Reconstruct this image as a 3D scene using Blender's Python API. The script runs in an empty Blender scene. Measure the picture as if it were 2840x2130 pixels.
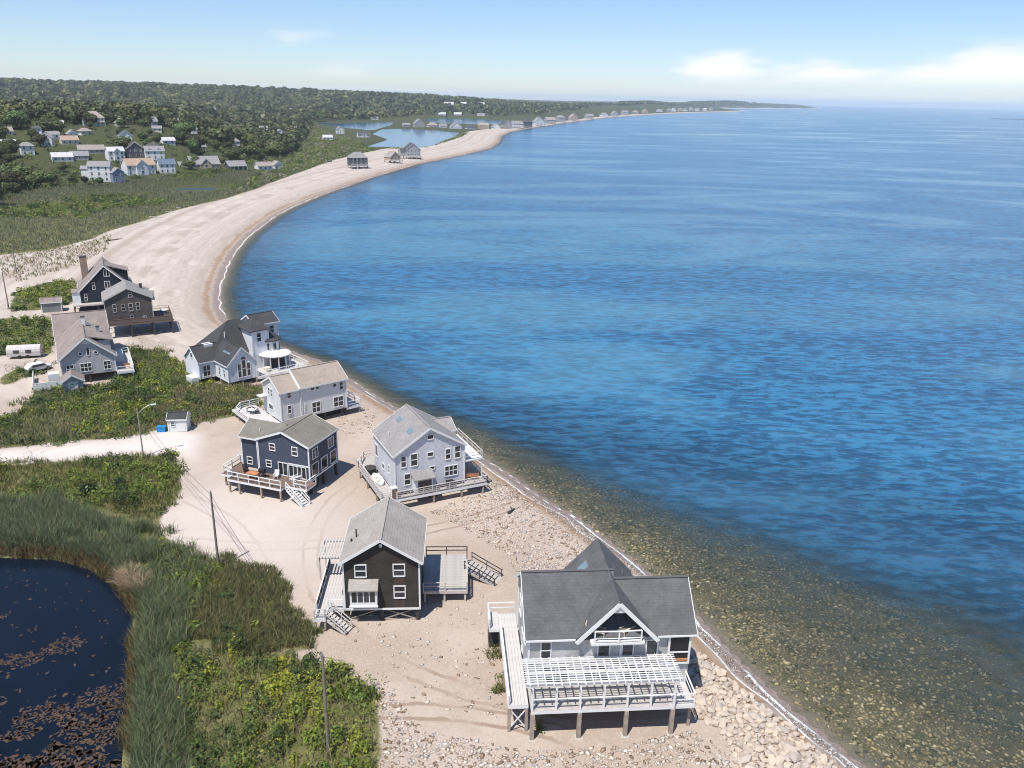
import bpy, math, random
import numpy as np
from mathutils import Matrix, Vector

random.seed(7)
rng = np.random.default_rng(11)
sc = bpy.context.scene
COL = sc.collection

# ------------------------------------------------------------------ camera
FPX, CX, CY, HC = 2300.0, 1420.0, 1065.0, 49.0        # photograph is 2840 x 2130 pixels
YH, ROLL = 269.0, 0.022
SEA = -2.0
pitch = math.atan2(CY - YH, FPX)
cp, sp = math.cos(pitch), math.sin(pitch)
FW = np.array([0, cp, -sp]); U0 = np.array([0, sp, cp]); R0 = np.array([1.0, 0, 0])
RT = math.cos(ROLL) * R0 + math.sin(ROLL) * U0
UP = -math.sin(ROLL) * R0 + math.cos(ROLL) * U0
cam_d = bpy.data.cameras.new('camera')
cam = bpy.data.objects.new('camera', cam_d)
COL.objects.link(cam)
cam_d.sensor_width = 36.0
cam_d.lens = FPX / 2840.0 * 36.0
cam_d.clip_start = 0.5
cam_d.clip_end = 60000.0
cam.matrix_world = Matrix(((RT[0], UP[0], -FW[0], 0), (RT[1], UP[1], -FW[1], 0), (RT[2], UP[2], -FW[2], HC), (0, 0, 0, 1)))
sc.camera = cam

# ------------------------------------------------------------------ sky and sun
SUN_EL = math.radians(65.0)
SHADOW = np.array([0.50, 0.866])                       # ground direction in which shadows fall
sun_az = math.atan2(-SHADOW[0], -SHADOW[1])            # compass bearing of the sun, from +Y towards +X
world = bpy.data.worlds.new('World')
sc.world = world
world.use_nodes = True
wn, wl = world.node_tree.nodes, world.node_tree.links
wn.clear()
wo = wn.new('ShaderNodeOutputWorld')
bg = wn.new('ShaderNodeBackground')
bg.inputs['Strength'].default_value = 0.11
sky = wn.new('ShaderNodeTexSky')
sky.sky_type = 'NISHITA'
sky.sun_disc = False
sky.sun_elevation = SUN_EL
sky.sun_rotation = sun_az
sky.altitude = 0.0
sky.air_density = 0.9
sky.dust_density = 0.15
sky.ozone_density = 6.5
# a few fair-weather cloud banks low in the sky, all the way round
tc = wn.new('ShaderNodeTexCoord')
sx = wn.new('ShaderNodeSeparateXYZ')
wl.new(tc.outputs['Generated'], sx.inputs[0])
mp = wn.new('ShaderNodeMapping')
mp.inputs['Scale'].default_value = (2.2, 2.2, 8.0)
mp.inputs['Location'].default_value = (9.66, 4.0, 1.17)
wl.new(tc.outputs['Generated'], mp.inputs[0])
cn = wn.new('ShaderNodeTexNoise')
cn.inputs['Scale'].default_value = 1.6
cn.inputs['Detail'].default_value = 6.0
cn.inputs['Roughness'].default_value = 0.52
wl.new(mp.outputs[0], cn.inputs['Vector'])
cr = wn.new('ShaderNodeMapRange')
cr.interpolation_type = 'SMOOTHSTEP'
cr.inputs['From Min'].default_value = 0.525
cr.inputs['From Max'].default_value = 0.64
wl.new(cn.outputs['Fac'], cr.inputs['Value'])
lo = wn.new('ShaderNodeMapRange')                      # cloud bases lie a little above the horizon
lo.interpolation_type = 'SMOOTHSTEP'
lo.inputs['From Min'].default_value = 0.012
lo.inputs['From Max'].default_value = 0.035
wl.new(sx.outputs['Z'], lo.inputs['Value'])
hi = wn.new('ShaderNodeMapRange')
hi.interpolation_type = 'SMOOTHSTEP'
hi.inputs['From Min'].default_value = 0.072
hi.inputs['From Max'].default_value = 0.040
wl.new(sx.outputs['Z'], hi.inputs['Value'])
m1 = wn.new('ShaderNodeMath'); m1.operation = 'MULTIPLY'
wl.new(cr.outputs[0], m1.inputs[0]); wl.new(lo.outputs[0], m1.inputs[1])
m2 = wn.new('ShaderNodeMath'); m2.operation = 'MULTIPLY'
wl.new(m1.outputs[0], m2.inputs[0]); wl.new(hi.outputs[0], m2.inputs[1])
m3 = wn.new('ShaderNodeMath'); m3.operation = 'MULTIPLY'
m3.inputs[1].default_value = 0.85
wl.new(m2.outputs[0], m3.inputs[0])
cm = wn.new('ShaderNodeMix'); cm.data_type = 'RGBA'
cm.inputs['B'].default_value = (8.6, 8.2, 8.0, 1)
wb = wn.new('ShaderNodeMix'); wb.data_type = 'RGBA'; wb.blend_type = 'MULTIPLY'      # camera white balance on the sky
wb.inputs['Factor'].default_value = 1.0
wb.inputs['B'].default_value = (1.0, 0.985, 1.03, 1)
wl.new(sky.outputs[0], wb.inputs['A'])
wl.new(m3.outputs[0], cm.inputs['Factor']); wl.new(wb.outputs['Result'], cm.inputs['A'])
wl.new(cm.outputs['Result'], bg.inputs['Color'])
wl.new(bg.outputs[0], wo.inputs[0])

sun_d = bpy.data.lights.new('sun', 'SUN')
sun_d.energy = 4.6
sun_d.angle = math.radians(0.53)
sun_d.color = (1.0, 0.955, 0.89)
sun = bpy.data.objects.new('sun', sun_d)
COL.objects.link(sun)
sdir = Vector((SHADOW[0] * math.cos(SUN_EL), SHADOW[1] * math.cos(SUN_EL), -math.sin(SUN_EL)))
sun.rotation_euler = sdir.to_track_quat('-Z', 'Y').to_euler()
sun.location = (-60, -90, 220)

sc.view_settings.view_transform = 'Standard'
sc.view_settings.look = 'None'
sc.view_settings.exposure = 0.33
sc.view_settings.gamma = 1.0
sc.render.engine = 'CYCLES'
sc.cycles.max_bounces = 6
sc.cycles.transparent_max_bounces = 12
sc.cycles.volume_bounces = 1
sc.cycles.use_denoising = True
sc.cycles.filter_width = 1.05

# ------------------------------------------------------------------ pixel -> place
def ray(px, py):
    return FW + RT * (px - CX) / FPX - UP * (py - CY) / FPX

def P(px, py, z=0.0):
    """The point at height z seen at a pixel of the photograph."""
    d = ray(px, py)
    t = (z - HC) / d[2]
    return np.array([d[0] * t, d[1] * t, z])

def D(pts, z=0.0, s=1.2839):
    return np.array([P(x * s, y * s, z)[:2] for x, y in pts])

def N(pts, z=0.0):
    return np.array([P(x, y, z)[:2] for x, y in pts])

def inside(xy, poly):
    x, y = xy[:, 0], xy[:, 1]
    r = np.zeros(len(xy), bool)
    n = len(poly)
    for i in range(n):
        x1, y1 = poly[i]; x2, y2 = poly[(i + 1) % n]
        if y1 == y2:
            continue
        c = ((y1 > y) != (y2 > y)) & (x < (x2 - x1) * (y - y1) / (y2 - y1) + x1)
        r ^= c
    return r

def seg_dist(xy, poly, closed=True):
    best = np.full(len(xy), 1e18)
    n = len(poly)
    for i in range(n if closed else n - 1):
        a = poly[i]; b = poly[(i + 1) % n]
        ab = b - a
        L = ab @ ab + 1e-12
        t = np.clip(((xy[:, 0] - a[0]) * ab[0] + (xy[:, 1] - a[1]) * ab[1]) / L, 0, 1)
        dx = xy[:, 0] - a[0] - t * ab[0]; dy = xy[:, 1] - a[1] - t * ab[1]
        best = np.minimum(best, dx * dx + dy * dy)
    return np.sqrt(best)

def sdist(xy, poly):
    """signed distance, positive inside"""
    d = seg_dist(xy, poly)
    return np.where(inside(xy, poly), d, -d)

def sstep(a, b, v):
    t = np.clip((v - a) / (b - a), 0, 1)
    return t * t * (3 - 2 * t)

def vnoise(xy, scale, seed=0):
    """cheap value noise in numpy"""
    q = xy / scale
    i = np.floor(q).astype(np.int64); f = q - i
    f = f * f * (3 - 2 * f)
    def h(a, b):
        v = (a * 374761393 + b * 668265263 + seed * 974711) & 0x7fffffff
        v = (v ^ (v >> 13)) * 1274126177 & 0x7fffffff
        return ((v ^ (v >> 16)) & 0xffff) / 65535.0
    a = h(i[:, 0], i[:, 1]); b = h(i[:, 0] + 1, i[:, 1]); c = h(i[:, 0], i[:, 1] + 1); d = h(i[:, 0] + 1, i[:, 1] + 1)
    return (a * (1 - f[:, 0]) + b * f[:, 0]) * (1 - f[:, 1]) + (c * (1 - f[:, 0]) + d * f[:, 0]) * f[:, 1]

# ------------------------------------------------------------------ coast, ponds, vegetation outlines
SHORE_PX = [(2900, 2620), (2640, 2350), (2391, 2130), (2293, 2051), (2199, 1975), (2112, 1895), (2040, 1828), (1965, 1750), (1924, 1700), (1830, 1620), (1740, 1545),
            (1665, 1488), (1600, 1440), (1518, 1392), (1461, 1352), (1399, 1310), (1340, 1275), (1250, 1220), (1150, 1165), (1050, 1105),
            (967, 1052), (904, 1008), (834, 985), (770, 960), (715, 938), (660, 912), (628, 886), (614, 850), (612, 822), (618, 785), (630, 750), (650, 706), (693, 655), (770, 597), (822, 571),
            (899, 539), (1027, 494), (1155, 456), (1284, 430), (1361, 411), (1384, 395), (1390, 378), (1415, 366), (1451, 359), (1541, 345), (1669, 328), (1797, 318.5),
            (1926, 313), (2040, 309.5), (2078, 308.5), (2050, 307), (1990, 304.5), (1900, 301.5), (2000, 301.2), (2150, 301.2), (2270, 301.8), (2280, 300.2), (2100, 294), (1700, 281)]
shore = N(SHORE_PX, SEA)
land = np.vstack([shore, [[-9000, 15500], [-14000, 3000], [-300, -250], [60, -120]]])
near_shore = shore[:48]

POND = D([(-160, 1190), (0, 1203), (120, 1208), (200, 1230), (250, 1268), (290, 1330), (276, 1400), (282, 1480), (270, 1560), (262, 1659), (255, 1800), (-300, 1900), (-420, 1500)], -1.0)
LAGOON = [N([(1009, 409), (1076, 387), (1032, 372), (1060, 358), (1108, 356), (1200, 360), (1275, 367), (1262, 380), (1228, 391), (1206, 402), (1177, 411), (1100, 412)], SEA),
          N([(868, 340), (1000, 341), (1092, 339), (1085, 348), (1050, 357), (1030, 364), (960, 357), (915, 350)], SEA),
          N([(1187, 328), (1259, 327), (1392, 333), (1389, 346), (1330, 347), (1247, 345), (1190, 341)], SEA),
          N([(434, 524), (490, 523), (544, 521), (665, 521), (650, 526), (601, 528), (560, 534), (516, 533)], SEA)]
ALLPONDS = [POND] + LAGOON
PONDZ = [-1.0] + [SEA] * 4

V_POND = D([(0, 1005), (100, 1000), (200, 990), (300, 984), (370, 985), (388, 1010), (393, 1060), (352, 1110), (336, 1145), (390, 1182), (425, 1207), (470, 1228), (520, 1226), (590, 1238), (602, 1262), (640, 1330), (685, 1380), (676, 1400),
            (600, 1405), (690, 1442), (735, 1452), (775, 1478), (806, 1490), (820, 1560), (822, 1620), (812, 1700), (820, 1800), (600, 1900), (-400, 1900), (-500, 1400), (-300, 1020)])
V_MID = D([(-200, 985), (0, 968), (100, 958), (270, 943), (345, 928), (400, 917), (515, 897), (560, 874), (556, 846), (480, 832), (420, 815), (400, 788), (340, 757), (275, 752), (285, 812), (230, 835), (160, 832), (80, 838), (45, 885), (0, 905), (-150, 940)])
V_GARDEN = D([(-60, 775), (0, 768), (60, 757), (112, 768), (112, 700), (88, 690), (20, 688), (-60, 700)])
V_DUNE = D([(18, 672), (35, 630), (90, 612), (160, 605), (175, 640), (150, 655), (90, 668)])
V_PATCH = D([(0, 815), (40, 795), (110, 785), (112, 800), (60, 815), (0, 835)])
V_MARSH = D([(-400, 575), (0, 551), (100, 541), (200, 516), (232, 500), (300, 481), (390, 451), (480, 431), (560, 405), (640, 375), (720, 346), (800, 327), (850, 318), (920, 318), (985, 298), (1010, 284), (1050, 279), (1100, 277),
             (1160, 272), (1250, 263), (1350, 254), (1450, 249), (1530, 246.5), (1590, 242), (1750, 236), (1780, 233.6), (1500, 225.5), (1000, 216), (-900, 190), (-1200, 400)])
VEG = [V_POND, V_MID, V_GARDEN, V_DUNE, V_PATCH, V_MARSH]
ROAD = D([(-250, 985), (0, 972), (120, 962), (270, 948), (370, 930), (430, 940), (420, 990), (370, 983), (300, 981), (200, 987), (100, 996), (0, 1002), (-250, 1025)])

CREST_PX = np.array([-600, 0, 300, 500, 700, 900, 1100, 1250, 1400, 1500, 1600, 1700, 1790, 1850, 1880, 2400])
CREST_Z = np.array([46, 45, 43, 45, 51, 47, 42, 34, 20, 15, 16, 20, 28, 16, 5, 2.0])
HEAD_PX = np.array([1850, 1900, 2000, 2100, 2200, 2240, 2290]); HEAD_Z = np.array([0, 26, 41, 38, 30, 20, 2.0])

def height(xy):
    xy = np.atleast_2d(np.asarray(xy, float))
    n = len(xy)
    d = np.hypot(xy[:, 0], xy[:, 1])
    s = sdist(xy, land)
    yy = np.maximum(xy[:, 1], 1.0)
    px = np.where(xy[:, 1] > 1, CX + 2433 * xy[:, 0] / yy, -600)
    bw = 6.0 + 12.0 * sstep(120, 260, d)
    z = SEA + 2.0 * sstep(-0.15, 1.0, s / bw) - 2.0 * sstep(-0.15, 1.0, 0.0)
    z = np.where(s > 0, SEA + 2.0 * (1 - (1 - np.clip(s / bw, 0, 1)) ** 1.7), SEA + np.maximum(s * 0.10, -4.0))
    z += np.where(s > 2, (vnoise(xy, 7.0, 1) - 0.5) * 0.18 + (vnoise(xy, 23.0, 2) - 0.5) * 0.25, 0) * np.clip((s - 2) / 6, 0, 1)
    # low dune ridge along the back of the long beach
    # inland rise with the town, then the wooded ridge behind
    w = 1 - sstep(330, 760, px)
    z += 25 * sstep(470, 730, d) * w * (1 - 0.55 * sstep(850, 1300, d))
    crest = np.interp(px, CREST_PX, CREST_Z)
    z += np.where(s > 0, crest * sstep(1750, 3300, d) * sstep(60, 320, s) * (0.9 + 0.2 * vnoise(xy, 420.0, 3)), 0)
    z += np.where(s > 0, np.interp(px, HEAD_PX, HEAD_Z, 0, 0) * sstep(4700, 6200, d) * sstep(0, 260, s), 0)
    for poly, pz in zip(ALLPONDS, PONDZ):
        dp = sdist(xy, poly)
        k = 1.6 if pz == -1.0 else 6.0
        z = np.where(dp > -k, np.minimum(z, pz - 0.35 * np.clip(dp, -k, 4) - 0.02 + np.where(dp < 0, -dp / k * 0.45, 0)), z)
    return z

def h1(x, y):
    return float(height([[x, y]])[0])

def hit(px, py):
    """where the sight line through a pixel meets the ground"""
    d = ray(px, py)
    t = np.exp(np.linspace(math.log(30), math.log(12000), 900))
    pts = np.outer(t, d) + np.array([0, 0, HC])
    z = height(pts[:, :2])
    k = np.argmax(pts[:, 2] <= z)
    if pts[k, 2] > z[k]:
        k = len(t) - 1
    q = pts[k].copy(); q[2] = z[k]
    return q

# ------------------------------------------------------------------ mesh helpers
def raw_mesh(name, V, F, mats=None, attrs=None, smooth=False):
    """V (n,3), F (m,k) all faces with k corners"""
    V = np.asarray(V, np.float32); F = np.asarray(F, np.int32)
    me = bpy.data.meshes.new(name)
    me.vertices.add(len(V)); me.vertices.foreach_set('co', V.ravel())
    k = F.shape[1]
    me.loops.add(F.size); me.loops.foreach_set('vertex_index', F.ravel())
    me.polygons.add(len(F))
    me.polygons.foreach_set('loop_start', np.arange(0, F.size, k, dtype=np.int32))
    me.update(calc_edges=True)
    if attrs:
        for an, av in attrs.items():
            av = np.asarray(av, np.float32)
            if av.ndim == 2:
                a = me.attributes.new(an, 'FLOAT_COLOR', 'POINT')
                c4 = np.ones((len(V), 4), np.float32); c4[:, :3] = av
                a.data.foreach_set('color', c4.ravel())
            else:
                a = me.attributes.new(an, 'FLOAT', 'POINT')
                a.data.foreach_set('value', av)
    if smooth:
        me.polygons.foreach_set('use_smooth', np.ones(len(F), bool))
    for m in (mats or []):
        me.materials.append(m)
    return me

def link(name, me, parent=None, loc=None):
    o = bpy.data.objects.new(name, me)
    COL.objects.link(o)
    if parent is not None:
        o.parent = parent
    if loc is not None:
        o.location = loc
    return o

def tag(o, label=None, cat=None, group=None, kind=None):
    if label: o['label'] = label
    if cat: o['category'] = cat
    if group: o['group'] = group
    if kind: o['kind'] = kind
    return o

def thing(name, label, cat, loc=(0, 0, 0), rz=0.0, group=None):
    o = bpy.data.objects.new(name, None)
    o.empty_display_size = 0.3
    COL.objects.link(o)
    o.location = loc
    o.rotation_euler = (0, 0, rz)
    return tag(o, label, cat, group)

class MB:
    def __init__(s):
        s.v, s.f = [], []
    def poly(s, pts, faces):
        b = len(s.v)
        s.v += [tuple(p) for p in pts]
        s.f += [tuple(b + i for i in f) for f in faces]
        return s
    def box(s, x0, x1, y0, y1, z0, z1):
        return s.poly([(x0, y0, z0), (x1, y0, z0), (x1, y1, z0), (x0, y1, z0), (x0, y0, z1), (x1, y0, z1), (x1, y1, z1), (x0, y1, z1)],
                      [(0, 3, 2, 1), (4, 5, 6, 7), (0, 1, 5, 4), (1, 2, 6, 5), (2, 3, 7, 6), (3, 0, 4, 7)])
    def prism(s, prof, a, b, axis='y'):
        """closed profile [(u,z)] extruded from a to b along axis"""
        n = len(prof)
        if axis == 'y':
            pts = [(u, a, z) for u, z in prof] + [(u, b, z) for u, z in prof]
        else:
            pts = [(a, u, z) for u, z in prof] + [(b, u, z) for u, z in prof]
        return s.poly(pts, [tuple(range(n - 1, -1, -1)), tuple(range(n, 2 * n))] + [(i, (i + 1) % n, n + (i + 1) % n, n + i) for i in range(n)])
    def tube(s, p, q, r0, r1, n=8, cap=True):
        p, q = Vector(p), Vector(q)
        d = (q - p).normalized()
        a = d.orthogonal().normalized(); b = d.cross(a)
        pts = []
        for c, r in ((p, r0), (q, r1)):
            for i in range(n):
                t = 2 * math.pi * i / n
                pts.append(c + a * (r * math.cos(t)) + b * (r * math.sin(t)))
        fs = [(i, (i + 1) % n, n + (i + 1) % n, n + i) for i in range(n)]
        if cap:
            fs += [tuple(range(n - 1, -1, -1)), tuple(range(n, 2 * n))]
        return s.poly(pts, fs)
    def lathe(s, prof, n=12, c=(0, 0)):
        pts = []
        for r, z in prof:
            for i in range(n):
                t = 2 * math.pi * i / n
                pts.append((c[0] + r * math.cos(t), c[1] + r * math.sin(t), z))
        fs = []
        for k in range(len(prof) - 1):
            for i in range(n):
                fs.append((k * n + i, k * n + (i + 1) % n, (k + 1) * n + (i + 1) % n, (k + 1) * n + i))
        fs += [tuple(range(n - 1, -1, -1)), tuple(range((len(prof) - 1) * n, len(prof) * n))]
        return s.poly(pts, fs)
    def mesh(s, name, mat):
        me = bpy.data.meshes.new(name)
        me.from_pydata(s.v, [], s.f)
        me.update()
        import bmesh
        bm = bmesh.new(); bm.from_mesh(me)
        bmesh.ops.recalc_face_normals(bm, faces=bm.faces)
        bm.to_mesh(me); bm.free()
        me.materials.append(mat)
        return me
    def build(s, name, mat, parent=None, loc=None):
        return link(name, s.mesh(name, mat), parent, loc)

# ------------------------------------------------------------------ materials
MATS = {}
def nmath(nt, op, a, b=None, c=None):
    n = nt.nodes.new('ShaderNodeMath'); n.operation = op
    for i, v in enumerate((a, b, c)):
        if v is None: continue
        if isinstance(v, (int, float)): n.inputs[i].default_value = v
        else: nt.links.new(v, n.inputs[i])
    return n.outputs[0]

def nmix(nt, fac, a, b):
    n = nt.nodes.new('ShaderNodeMix'); n.data_type = 'RGBA'
    for k, v in (('Factor', fac), ('A', a), ('B', b)):
        if isinstance(v, (int, float)): n.inputs[k].default_value = v
        elif isinstance(v, tuple): n.inputs[k].default_value = (v[0], v[1], v[2], 1)
        else: nt.links.new(v, n.inputs[k])
    return n.outputs['Result']

def nrange(nt, v, a, b, c=0.0, d=1.0, smooth=True):
    n = nt.nodes.new('ShaderNodeMapRange')
    if smooth: n.interpolation_type = 'SMOOTHSTEP'
    nt.links.new(v, n.inputs['Value'])
    n.inputs['From Min'].default_value = a; n.inputs['From Max'].default_value = b
    n.inputs['To Min'].default_value = c; n.inputs['To Max'].default_value = d
    return n.outputs[0]

def nnoise(nt, vec, scale, detail=3.0, rough=0.55, dist=0.0):
    n = nt.nodes.new('ShaderNodeTexNoise')
    n.inputs['Scale'].default_value = scale; n.inputs['Detail'].default_value = detail
    n.inputs['Roughness'].default_value = rough; n.inputs['Distortion'].default_value = dist
    if vec is not None: nt.links.new(vec, n.inputs['Vector'])
    return n.outputs['Fac']

def nattr(nt, name):
    n = nt.nodes.new('ShaderNodeAttribute'); n.attribute_name = name
    return n

def new_mat(name):
    m = bpy.data.materials.new(name); m.use_nodes = True
    nt = m.node_tree
    b = nt.nodes['Principled BSDF']
    return m, nt, b

def scl(c, k): return tuple(min(1.0, v * k) for v in c)

def mat(name, col, rough=0.7, var=0.18, scale=1.2, kind=None, metal=0.0, spec=0.3):
    """weathered procedural paint / wood / roofing; kind adds course lines"""
    if name in MATS: return MATS[name]
    m, nt, b = new_mat(name)
    t = nt.nodes.new('ShaderNodeTexCoord')
    vec = t.outputs['Object']
    n1 = nnoise(nt, vec, scale, 5.0, 0.6)
    n2 = nnoise(nt, vec, scale * 9, 3.0, 0.6)
    f = nmath(nt, 'ADD', nmath(nt, 'MULTIPLY', n1, 0.65), nmath(nt, 'MULTIPLY', n2, 0.35))
    f = nrange(nt, f, 0.32, 0.68)
    c = nmix(nt, f, scl(col, 1 - var), scl(col, 1 + var))
    if kind:
        ms_ = nt.nodes.new('ShaderNodeMapping'); ms_.inputs['Scale'].default_value = (1.6, 1.6, 0.35); nt.links.new(vec, ms_.inputs[0])
        stn = nnoise(nt, ms_.outputs[0], 0.8, 5.0, 0.65, 0.5)
        c = nmix(nt, nmath(nt, 'MULTIPLY', nrange(nt, stn, 0.50, 0.72), 0.42 if kind == 'roof' else 0.22), c, scl(col, 0.55))
        c = nmix(nt, nmath(nt, 'MULTIPLY', nrange(nt, stn, 0.46, 0.28), 0.25), c, scl(col, 1.35))
    bump_src = n2
    if kind:
        sepn = nt.nodes.new('ShaderNodeSeparateXYZ'); nt.links.new(vec, sepn.inputs[0])
        pitchv = {'siding': 0.16, 'shingle': 0.20, 'roof': 0.17, 'board': 0.16}[kind]
        ax = sepn.outputs['Z'] if kind != 'board' else sepn.outputs['Y']
        fr = nmath(nt, 'FRACT', nmath(nt, 'DIVIDE', ax, pitchv))
        line = nrange(nt, fr, 0.0, 0.22)
        if kind in ('shingle', 'roof'):
            # broken courses: each tab a slightly different tone
            vr = nt.nodes.new('ShaderNodeTexVoronoi'); vr.inputs['Scale'].default_value = 3.2 if kind == 'roof' else 5.0
            nt.links.new(vec, vr.inputs['Vector'])
            c = nmix(nt, nmath(nt, 'MULTIPLY', vr.outputs['Color'], 0.25), c, scl(col, 0.62))
        c = nmix(nt, nmath(nt, 'MULTIPLY', nmath(nt, 'SUBTRACT', 1.0, line), 0.30), c, scl(col, 0.45))
        bump_src = nmath(nt, 'ADD', nmath(nt, 'MULTIPLY', line, 0.7), nmath(nt, 'MULTIPLY', n2, 0.3))
    bp = nt.nodes.new('ShaderNodeBump'); bp.inputs['Strength'].default_value = 0.5 if kind else 0.25
    bp.inputs['Distance'].default_value = 0.02
    nt.links.new(bump_src, bp.inputs['Height']); nt.links.new(bp.outputs[0], b.inputs['Normal'])
    nt.links.new(c, b.inputs['Base Color'])
    b.inputs['Roughness'].default_value = rough
    b.inputs['Metallic'].default_value = metal
    b.inputs['Specular IOR Level'].default_value = spec
    MATS[name] = m
    return m

M_WHITE = mat('white_paint', (0.70, 0.70, 0.69), 0.55, 0.06)
M_TRIMGREY = mat('weathered_trim', (0.48, 0.45, 0.42), 0.75, 0.15)
M_DECK = mat('weathered_deck', (0.40, 0.375, 0.35), 0.85, 0.2, 2.0)
M_DECKP = mat('pale_deck', (0.50, 0.475, 0.455), 0.8, 0.1, 2.0)
M_DECKBR = mat('brown_deck', (0.165, 0.115, 0.09), 0.75, 0.25, 2.0)
M_PILE = mat('pile_timber', (0.34, 0.28, 0.22), 0.9, 0.25, 2.0)
M_DARKWOOD = mat('dark_timber', (0.055, 0.05, 0.048), 0.85, 0.3, 2.0)
M_BLACK = mat('black_plastic', (0.02, 0.02, 0.022), 0.5, 0.2)
M_GREYMETAL = mat('galvanised', (0.42, 0.42, 0.42), 0.45, 0.15, 2.0, metal=0.6)
M_TIMBER = mat('orange_timber', (0.48, 0.20, 0.09), 0.7, 0.2)
M_BRICK = mat('chimney_brick', (0.28, 0.20, 0.155), 0.9, 0.3, 3.0)
M_BLUE = mat('blue_plastic', (0.03, 0.22, 0.55), 0.4, 0.1)
M_POLE = mat('pole_timber', (0.20, 0.17, 0.14), 0.9, 0.25, 1.5)
M_CONC = mat('concrete_foot', (0.45, 0.41, 0.36), 0.9, 0.15, 3.0)
M_CREAM = mat('cream_canvas', (0.72, 0.62, 0.48), 0.8, 0.1)
M_CAR = mat('car_white', (0.75, 0.76, 0.78), 0.25, 0.03, spec=0.6)
M_TYRE = mat('tyre_rubber', (0.02, 0.02, 0.02), 0.8, 0.2)

def glass():
    m, nt, b = new_mat('window_glass')
    t = nt.nodes.new('ShaderNodeTexCoord')
    oi = nt.nodes.new('ShaderNodeObjectInfo')
    c = nmix(nt, oi.outputs['Random'], (0.012, 0.014, 0.018), (0.05, 0.055, 0.06))
    nt.links.new(c, b.inputs['Base Color'])
    b.inputs['Roughness'].default_value = 0.06
    b.inputs['Specular IOR Level'].default_value = 0.6
    MATS['glass'] = m
    return m
M_GLASS = glass()
def skyglass():
    m, nt, b = new_mat('skylight_glass')
    b.inputs['Base Color'].default_value = (0.16, 0.24, 0.28, 1)
    b.inputs['Roughness'].default_value = 0.05
    b.inputs['Specular IOR Level'].default_value = 0.9
    return m
M_SKYGLASS = skyglass()

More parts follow.
